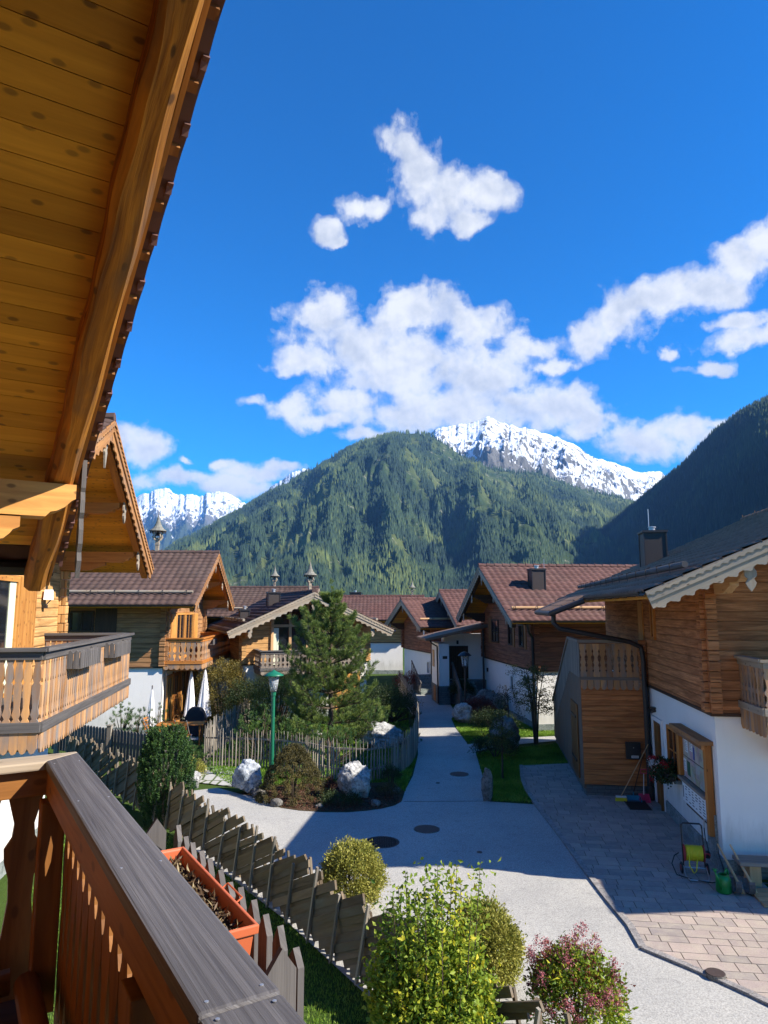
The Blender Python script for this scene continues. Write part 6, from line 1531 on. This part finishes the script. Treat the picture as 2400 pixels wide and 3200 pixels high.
def chair(label, loc, rz):
    T = thing('folding_chair', label, 'chair', loc, rz, 'folding chairs at the terrace table'); m = MB()
    for k in range(5): m.box(-.2, -.2 + k * .082, .44, .2, -.2 + k * .082 + .07, .46)
    lbuild(m, T, 'seat', M_orange); m = MB()
    for k in range(5): m.bar((-.2, .24 + k * .02, .58 + k * .09), (.2, .24 + k * .02, .58 + k * .09), .015, .06)
    lbuild(m, T, 'backrest', M_orange)
    for sx in (-1, 1):
        m = MB(); m.bar((sx * .22, -.25, 0), (sx * .22, .34, 1.02), .025, .03); lbuild(m, T, 'leg', M_steel); m = MB(); m.bar((sx * .205, .28, 0), (sx * .205, -.2, .46), .025, .03); lbuild(m, T, 'leg', M_steel)
chair('folding chair at the right end of the terrace table', (-6.35, 26.5, .02), -1.4); chair('folding chair at the near side of the terrace table', (-7.2, 25.55, .02), 3.0); chair('folding chair at the left end of the terrace table near the wall', (-8.55, 26.2, .02), 1.5)

# manhole covers and grates
M_iron = flat('rusty_cast_iron', (.07, .05, .045), .7, .4, .3, nscale=20, amt=.35, bstr=.3)
def cover(name, label, p, r, thick=.012, group=None, cat='manhole cover'):
    T = thing(name, label, cat, (p[0], p[1], .002), 0, group); m = MB(); m.lathe([(r * .93, .0), (r * .93, thick), (0, thick)], 40); lbuild(m, T, 'lid', M_iron)
    m = MB(); m.lathe([(r, 0), (r, thick * .9), (r * .95, thick * .9), (r * .95, 0)], 40); lbuild(m, T, 'ring', M_rock3)
cover('manhole_cover', 'large round iron manhole cover in the middle of the shaded road', gnd(922, 1792), .30, .016)
cover('manhole_cover', 'round manhole cover at the mouth of the upper lane', gnd(992, 1673), .29, .016)
cover('valve_cover', 'tiny round valve cover in the road right of the large manhole', gnd(1036, 1842), .055, .016, cat='valve cover'); cover('valve_cover', 'tiny valve cover in the lane near the upper manhole', gnd(946, 1692), .06, .016, cat='valve cover')
p = gnd(1546, 2113); cover('valve_cover', 'small reddish cover set in the kerb at the paving edge', (p.x, p.y), .13, .075, cat='valve cover')
T = thing('drain_grate', 'oval brick-coloured drain grate in the road near the golden bush', 'drain', (gnd(825, 1820).x, gnd(825, 1820).y, .006)); m = MB()
m.lathe([(.38, 0), (.38, .008), (.34, .008), (.34, 0)], 30); lbuild(m, T, 'frame', M_iron)
m = MB()
for k in range(-6, 7): h = math.sqrt(max(0, .33 ** 2 - (k * .052) ** 2)); m.box(k * .052 - .014, -h, 0, k * .052 + .014, h, .010, grain=1)
lbuild(m, T, 'bars', M_iron)
T = thing('door_grate', 'black metal foot-scraper grate in the paving before the white-framed door', 'grate', (0, 0, 0))
c_, s_ = math.cos(rad(-98)), math.sin(rad(-98))
def Dw(x, y, z=0): return (11.4 + x * c_ - y * s_, 13.1 + x * s_ + y * c_, z)
T.location = Dw(-4.5, -5.62, .026); T.rotation_euler = (0, 0, rad(-98)); m = MB(); m.box(-.42, -.27, 0, .42, .27, .004); lbuild(m, T, 'tray', M_black); m = MB()
for k in range(15): m.box(-.40 + k * .056, -.25, .005, -.40 + k * .056 + .018, .25, .015, grain=1)
m.box(-.42, -.27, .005, .42, -.25, .016); m.box(-.42, .25, .005, .42, .27, .016); lbuild(m, T, 'bars', M_chim)

# notice board on the white wall (local x along wall away, built in D frame)
T = thing('notice_board', 'wooden framed notice board with papers and calendar strip on the white wall', 'notice board', Dw(-1.28, -5.0, .6), rad(-98))
m = MB(); m.box(.86, -.14, .0, 1.02, -.02, 1.72, grain=2); lbuild(m, T, 'post', M_orange); m = MB(); m.box(-1.0, -.14, .72, -.86, -.02, 1.72, grain=2); lbuild(m, T, 'post', M_orange)
m = MB(); m.box(-1.12, -.26, 1.72, 1.10, -.0, 1.80, grain=0); m.box(-1.0, -.2, 1.62, 1.0, -.02, 1.718, grain=0); lbuild(m, T, 'top_board', M_bargebr)
m = MB(); m.box(-.86, -.05, .1, .86, -.01, 1.62, grain=0); lbuild(m, T, 'back_board', M_dkwood)
m = MB(); m.box(-1.0, -.17, .64, .855, -.055, .70, grain=0); lbuild(m, T, 'shelf', M_slatgrey)
pm, t, b = mat('photo_collage', .35, .5); oc = obj_co(t); v = t.n('ShaderNodeTexVoronoi', distance='CHEBYCHEV', i_Scale=5.5); t.l(oc, v.inputs['Vector']); nn2 = t.noise(oc, 16, 6, .7)
hs = t.n('ShaderNodeHueSaturation', i_Saturation=.55, i_Value=.55); t.l(v.outputs['Color'], hs.inputs['Color']); t.l(t.mix(t.ramp(nn2, [(.35, 0.0), (.65, 1.0)]), hs.outputs[0], (.50, .42, .32)), b.inputs['Base Color'])
for (x0, x1, z0, z1) in ((-.83, .0, .72, 1.16), (.02, .84, .72, 1.16), (-.83, .0, 1.18, 1.6), (.02, .84, 1.18, 1.6)):
    m = MB(); m.box(x0, -.062, z0, x1, -.052, z1); lbuild(m, T, 'poster', pm)
M_dgreen = flat('dark_green_print', (.03, .12, .07), .4, .4); M_blue = flat('blue_print', (.06, .10, .35), .4, .4)
for (x, z, w2, h2, mt) in ((-.55, 1.28, .2, .28, M_paper), (-.2, 1.36, .2, .28, M_paper), (-.72, .85, .18, .26, M_paper), (-.45, .80, .2, .3, M_dgreen), (-.02, 1.22, .10, .25, M_blue), (.72, .78, .12, .2, M_paper)):
    m = MB(); m.box(x - w2/2, -.070, z, x + w2/2, -.064, z + h2); P_ = lbuild(m, T, 'notice', mt)
    if mt is M_paper:
        g = MB()
        for k in range(7): g.box(x - w2 * .38, -.0735, z + h2 * (.12 + k * .11), x + w2 * (.38 - .12 * (k % 3)), -.071, z + h2 * (.12 + k * .11) + .009)
        g.build('print', M_black, P_)
m = MB(); m.box(-.95, -.09, .18, .84, -.06, .62); C_ = lbuild(m, T, 'calendar', M_paper)
g = MB()
for c in range(6):
    for r in range(6):
        if random.random() < .85: g.box(-.72 + c * .24, -.093, .24 + r * .055, -.72 + c * .24 + random.uniform(.08, .17), -.0905, .24 + r * .055 + .018)
g.box(-.90, -.093, .26, -.85, -.0905, .5); g.build('print', M_black, C_)

# geranium box
T = thing('geranium_box', 'flower box of red and white geraniums under the small window', 'flower box', Dw(-3.05, -5.22, 1.1), rad(-98))
m = MB(); m.box(-.45, -.09, -.02, .45, .09, .14); lbuild(m, T, 'trough', M_black)
C, D, r = blob_leaves((0, -.05, .12), .55, .26, .26, 130, 14, .04, .3, -.9); leaf_mesh('foliage', C, D, .05, .045, ML_dark, T, rnd=r)
for mt, nm, pts in ((ML_ger, 'red_bloom', [(-.5, -.2, .25), (-.42, -.25, .08), (-.3, -.22, .32), (-.45, -.18, -.05), (-.15, -.2, .36), (.3, -.15, .34), (.42, -.1, .3), (.1, -.22, .25), (-.2, -.28, .12), (-.48, -.22, -.2)]), (ML_wht, 'white_bloom', [(-.33, -.27, .2), (-.22, -.26, .26), (.18, -.2, .3), (-.1, -.28, .18)])):
    P = np.repeat(np.array(pts), 70, 0) + rng.normal(size=(len(pts) * 70, 3)) * .038; leaf_mesh(nm, P, rdir(len(P)), .028, .026, mt, T)

# hose reel
T = thing('hose_reel', 'wheeled garden hose cart with yellow hose and black bow handle', 'hose reel', (5.87, 13.75, .03), rad(-12))
m = MB()
for s in (-1, 1): m.tube([(s * .19, .02, .12), (s * .19, .06, .5), (s * .185, .1, .82)], .013, 8)
m.tube([(-.185, .1, .80), (-.18, .105, .85), (-.15, .11, .88), (.15, .11, .88), (.18, .105, .85), (.185, .1, .80)], .016, 8); lbuild(m, T, 'handle', M_black)
m = MB()
for s in (-1, 1): m.tube([(s * .2, 0, .14), (s * .2, -.2, .03), (s * .16, -.36, .02)], .011, 6)
m.tube([(-.16, -.36, .02), (.16, -.36, .02)], .011, 6); m.tube([(-.24, .02, .11), (.24, .02, .11)], .012, 6); lbuild(m, T, 'frame', M_steel)
for s in (-1, 1):
    m = MB(); P = [(s * .23, .02 + math.cos(a) * .09, .1 + math.sin(a) * .09) for a in np.linspace(0, 2 * PI, 18)]; m.tube(P, .018, 6); W = lbuild(m, T, 'wheel', M_black)
    m = MB(); m.tube([(s * .215, .02, .1), (s * .245, .02, .1)], .055, 14); m.build('hub', M_red, W)
m = MB()
for s in (-1, 1): m.tube([(s * .165, .03, .37), (s * .18, .03, .37)], [.15, .15], 20)
m.tube([(.18, .03, .37), (.27, .03, .37), (.27, -.05, .37)], .014, 6); lbuild(m, T, 'drum', M_red)
m = MB()
for layer, (rr, n) in enumerate(((.105, 12), (.128, 12))):
    P = []
    for i in range(n * 16): a = i / 16 * 2 * PI; x = -.15 + .30 * (i / (n * 16)); P.append((x if layer == 0 else -x, .03 + math.cos(a) * rr * random.uniform(.97, 1.04), .37 + math.sin(a) * rr * random.uniform(.97, 1.05)))
    m.tube(P, .0115, 6)
m.tube([(-.1, -.1, .36), (-.12, -.14, .2), (-.05, -.17, .07), (.0, -.16, .12), (.03, -.12, .3)], .0115, 6); lbuild(m, T, 'hose', M_yellow, smooth=True)
m = MB(); m.tube([(-.27, .0, .37), (-.36, -.05, .33), (-.42, -.1, .2), (-.36, -.2, .04), (-.1, -.34, .02), (.2, -.42, .02), (.42, -.3, .02), (.5, -.1, .1), (.46, .02, .3), (.44, .05, .42)], .011, 6); lbuild(m, T, 'supply_hose', M_black, smooth=True)
# wall tap
T = thing('wall_tap', 'steel tap on the stone facing at the corner of the white wall', 'tap', Dw(-.42, -5.05, .86), rad(-98)); m = MB(); m.tube([(0, 0, 0), (0, -.16, 0)], .014, 8); m.tube([(0, -.14, 0), (0, -.15, -.07), (0, -.15, -.14)], .013, 8); m.tube([(-.04, -.1, .04), (.04, -.1, .04)], .008, 6); lbuild(m, T, 'spout', M_steel)
m = MB(); m.tube([(0, -.15, -.14), (0, -.14, -.35), (.02, -.1, -.55), (0, -.12, -.62)], .009, 6); m.lathe([(.0, -.72), (.05, -.7), (.06, -.62), (.04, -.58), (0, -.57)], 12, (0, -.12, 0)); lbuild(m, T, 'hose_end', M_black)
# watering can
T = thing('watering_can', 'green plastic watering can at the corner of the stone plinth', 'watering can', (6.02, 12.95, .024), rad(40))
m = MB(); m.lathe([(.115, 0), (.13, .02), (.125, .22), (.10, .28), (.07, .30), (.065, .295), (.09, .27), (.11, .2), (.11, .03), (0, .03)], 24); lbuild(m, T, 'body', M_can, smooth=True)
m = MB(); m.tube([(.07, 0, .29), (.14, 0, .36), (.19, 0, .30), (.19, 0, .15), (.125, 0, .06)], .017, 8); lbuild(m, T, 'handle', M_can, smooth=True)
m = MB(); m.tube([(-.11, 0, .08), (-.2, 0, .25), (-.28, 0, .40)], [.03, .018, .014], 8); m.lathe([(.016, 0), (.045, .05), (0, .055)], 12, (-.285, 0, .40)); lbuild(m, T, 'spout', M_can, smooth=True)
# low bench in front of the gable
T = thing('bench', 'low wooden bench of thick grey planks before the masonry plinth', 'bench', Dw(.42, -3.5, .02), rad(-98))
m = MB(); m.box(-.2, -1.42, .36, .22, 1.6, .43, grain=1); lbuild(m, T, 'seat', M_slatgrey, bevel=.01)
for y in (-1.15, 1.3): m = MB(); m.box(-.15, y - .1, 0, .17, y + .1, .358, grain=2); lbuild(m, T, 'leg', M_pale, bevel=.01)
T = thing('floor_plank', 'weathered pale wooden boards lying on the paving before the bench', 'boards', Dw(1.05, -3.55, .026), rad(-98))
for k in range(4): m = MB(); m.box(-.35 + k * .2, -1.3, 0, -.35 + k * .2 + .18, 1.8, .03, grain=1); lbuild(m, T, 'board', M_pale)
# old hand tools: hay forks with curved runners leaning against the bench
for k, (yy, lab) in enumerate(((-5.02, 'nearer bleached wooden pole with curved runner leaning on the bench'), (-4.80, 'second bleached wooden pole with curved runner leaning on the bench'))):
    T = thing('sledge_runner', lab, 'sledge', Dw(.95, yy, .06), rad(-98), 'old sledge poles leaning on the bench'); m = MB()
    m.tube([(.06, 0, .0), (-.25, -.06, .24), (-.72, -.14, .56)], [.028, .024, .016], 8); lbuild(m, T, 'pole', M_pale)
    m = MB(); P = [(.0 + .17 * math.cos(a), -.10, .15 + .16 * math.sin(a)) for a in np.linspace(PI * .95, PI * 2.15, 14)]
    for a_, b_ in zip(P[:-1], P[1:]): m.bar(a_, b_, .10, .022, up=(0, 1, 0) if False else (0, 0, 1))
    lbuild(m, T, 'runner', M_greywood)
# mailbox
T = thing('mailbox', 'black mailbox with white name strip on the wooden stair annex', 'mailbox', Dw(-5.24, -5.52, 1.02), rad(-98))
m = MB(); m.box(0, -.19, 0, .10, .19, .42); lbuild(m, T, 'body', M_black, bevel=.012); m = MB(); m.box(.101, -.185, .34, .112, .185, .43); m.box(-.0, -.19, .421, .112, .19, .435); lbuild(m, T, 'flap', M_black)
m = MB(); m.box(.101, -.06, .035, .105, .12, .095); N = lbuild(m, T, 'name_strip', M_paper)
m = MB(); 
for k in range(8): m.box(.1055, -.045 + k * .019, .05, .107, -.045 + k * .019 + .012, .08)
m.build('print', M_black, N); m = MB(); m.tube([(.11, 0, .30), (.12, 0, .30)], .012, 8); lbuild(m, T, 'lock', M_steel)
# brooms and dustpans
def Dp(x, y, z): return V3(*Dw(x, y, z))
T = thing('yellow_broom', 'broom with yellow bristles leaning in the corner by the downpipe', 'broom', Dw(-4.85, -5.95, .024), rad(-98))
m = MB(); m.tube([(0, 0, .12), (-.15, .78, 1.42)], .012, 8); lbuild(m, T, 'stick', M_pale); m = MB(); m.prism([(-.15, 0), (.15, 0), (.13, .09), (-.13, .09)], (0, 0, .0), Y_, Z_, X_, .06); lbuild(m, T, 'bristles', M_yellow); m = MB(); m.box(-.03, -.13, .091, .03, .13, .13); lbuild(m, T, 'head', M_paper)
T = thing('dark_broom', 'broom with dark head behind the dustpans', 'broom', Dw(-5.1, -5.6, .024), rad(-98))
m = MB(); m.tube([(0, 0, .1), (-.08, .4, 1.35)], .012, 8); lbuild(m, T, 'stick', M_dkwood); m = MB(); m.box(-.04, -.13, 0, .04, .13, .1); lbuild(m, T, 'bristles', M_black)
T = thing('dustpan', 'teal blue dustpan lying between broom and pink dustpan', 'dustpan', Dw(-4.82, -5.62, .024), rad(-98))
m = MB(); m.add([(.12, -.16, .0), (.12, .16, .0), (-.12, .16, .02), (-.12, -.16, .02), (.1, -.17, .05), (.1, .17, .05), (-.13, .17, .13), (-.13, -.17, .13)], [(0, 1, 2, 3), (3, 2, 6, 7), (0, 3, 7, 4), (1, 5, 6, 2)]); lbuild(m, T, 'pan', M_teal); m = MB(); m.tube([(-.13, 0, .1), (-.2, .02, .2)], .014, 6); lbuild(m, T, 'handle', M_teal)
T = thing('dustpan', 'pink long-handled dustpan beside the downpipe', 'dustpan', Dw(-4.88, -5.35, .024), rad(-98))
m = MB(); m.add([(.12, -.12, .0), (.12, .12, .0), (-.1, .12, .02), (-.1, -.12, .02), (.1, -.13, .06), (.1, .13, .06), (-.11, .13, .17), (-.11, -.13, .17)], [(0, 1, 2, 3), (3, 2, 6, 7), (0, 3, 7, 4), (1, 5, 6, 2)]); lbuild(m, T, 'pan', M_pink); m = MB(); m.tube([(-.1, 0, .15), (-.12, .03, .68)], .010, 6); lbuild(m, T, 'stick', M_paper)
m = MB(); m.tube([(-.12, -.05, .68), (-.12, -.04, .78), (-.12, .1, .78), (-.12, .11, .68), (-.12, -.05, .68)], .012, 6); lbuild(m, T, 'grip', M_pink)

# ---- planter and wooden holder outside our rail
def ownw(x, y, z): return (x * c0 - y * s0, x * s0 + y * c0, z)
T = thing('planter_holder', 'grey picketed wooden flower box holder hung outside the balcony rail', 'flower box', ownw(.74, 2.62, 3.76), RZ0)
m = MB(); m.box(-.15, -.66, 0, .17, .68, .02); m.box(-.15, -.66, .021, -.13, .68, .24); lbuild(m, T, 'trough', M_greywood)
n = 12
for k in range(n):
    y0 = -.68 + k * .115; m = MB(); m.prism([(0, 0), (.07, 0), (.072, .235), (.036, .285 + random.uniform(-.012, .012)), (0, .235)], (.185 + random.uniform(-.004, .004), y0, -.02), Y_, Z_, X_, .02, grain=1); lbuild(m, T, 'picket', M_greywood)
for y0 in (-.69, .73):
    for k in range(3): m = MB(); m.prism([(0, 0), (.088, 0), (.088, .25), (.044, .31), (0, .25)], (-.13 + k * .1, y0, -.02), X_, Z_, Y_, .02, grain=1); lbuild(m, T, 'end_picket', M_greywood)
def trough(label, yc, half, zb, wid=.175):
    T = thing('planter', label, 'planter', ownw(.745, yc, zb), RZ0); m = MB(); a = half; w1 = wid / 2; t_ = .012
    vs = []
    for (hx, hy, z) in ((w1 * .78, a * .95, 0), (w1 * .95, a * .99, .15), (w1 * .95, a * .99, .155), (w1 * 1.08, a * 1.012, .155), (w1 * 1.1, a * 1.015, .18), (w1 * 1.0, a * 1.0 - .002, .183), (w1 * .93, a * .975, .175), (w1 * .85, a * .96, .10)):
        for (sx, sy) in ((-1, -1), (1, -1), (1, 1), (-1, 1)): vs.append((sx * hx, sy * hy, z))
    F = [(3, 2, 1, 0)]
    for i in range(7):
        for k in range(4): F.append((i * 4 + k, i * 4 + (k + 1) % 4, (i + 1) * 4 + (k + 1) % 4, (i + 1) * 4 + k))
    m.add(vs, F); lbuild(m, T, 'pot', M_terra, bevel=.003)
    nx, ny = 14, 60; xs = np.linspace(-w1 * .86, w1 * .86, nx); ys = np.linspace(-a * .965, a * .965, ny); XX, YY = np.meshgrid(xs, ys); ZZ = .115 + .035 * fbm(XX * 22, YY * 22, 4)
    i, j = np.meshgrid(np.arange(ny - 1), np.arange(nx - 1), indexing='ij'); q = (i * nx + j).ravel()
    mesh_np('soil', np.stack([XX, YY, ZZ], -1).reshape(-1, 3), np.stack([q, q + 1, q + nx + 1, q + nx], 1), M_bed, T)
    n = 900; C = np.stack([rng.uniform(-w1 * .8, w1 * .8, n), rng.uniform(-a * .93, a * .93, n), .13 + .03 * rng.random(n)], 1); o = leaf_mesh('plant_litter', C, rdir(n, .3), .03 * (.4 + rng.random(n)), .008, ML_soil, T); kind(o, 'stuff')
    return T
T = trough('terracotta trough of dry soil and plant litter outside the rail', 2.50, .40, 3.87, .20)
m = MB(); m.tube([(.105, -.2, .17), (.13, -.2, .185), (.13, -.06, .185), (.105, -.06, .17)], .003, 6); lbuild(m, T, 'wire_bracket', M_terra)

# dark table on our balcony
T = thing('balcony_table', 'low black-topped table with brown wooden edge on the shaded balcony', 'table', ownw(-.12, 2.05, 3.3), RZ0 + .15)
m = MB(); m.box(-.33, -.75, .40, .33, .45, .43); lbuild(m, T, 'tabletop', M_black); m = MB(); m.box(-.36, -.78, .385, -.332, .48, .44); m.box(.332, -.78, .385, .36, .48, .44); m.box(-.33, .452, .385, .33, .48, .44); m.box(-.33, -.78, .385, .33, -.752, .44); lbuild(m, T, 'edge', M_balu)
for sx in (-1, 1):
    for sy in (-.7, .4): m = MB(); m.box(sx * .3 - .025, sy - .025, 0, sx * .3 + .025, sy + .025, .384, grain=2); lbuild(m, T, 'leg', M_balu)
# lower terrace seen through the balusters
T = thing('lower_deck', 'brown board terrace below the balcony seen through the balusters', 'deck', ownw(-1.0, 7.2, .0), RZ0); m = MB()
for k in range(20): m.box(-1.8 + k * .15, -2, .05, -1.8 + k * .15 + .14, 2.2, .08, grain=1)
lbuild(m, T, 'boards', M_balu)

# ------------------------------------------------------------ air
hz = bpy.data.materials.new('haze_air'); hz.use_nodes = True; t = NT(hz.node_tree); pv = t.n('ShaderNodeVolumePrincipled'); pv.inputs['Color'].default_value = (.20, .48, 1.0, 1); pv.inputs['Density'].default_value = HAZE
pv.inputs['Anisotropy'].default_value = 0.0; o_ = t.n('ShaderNodeOutputMaterial'); t.l(pv.outputs[0], o_.inputs['Volume'])
if HAZE > 0:
    m = MB(); m.pbox(-11000, -5000, -80, 11000, 13500, 1720); h_o = m.build('haze', hz); kind(h_o, 'stuff')
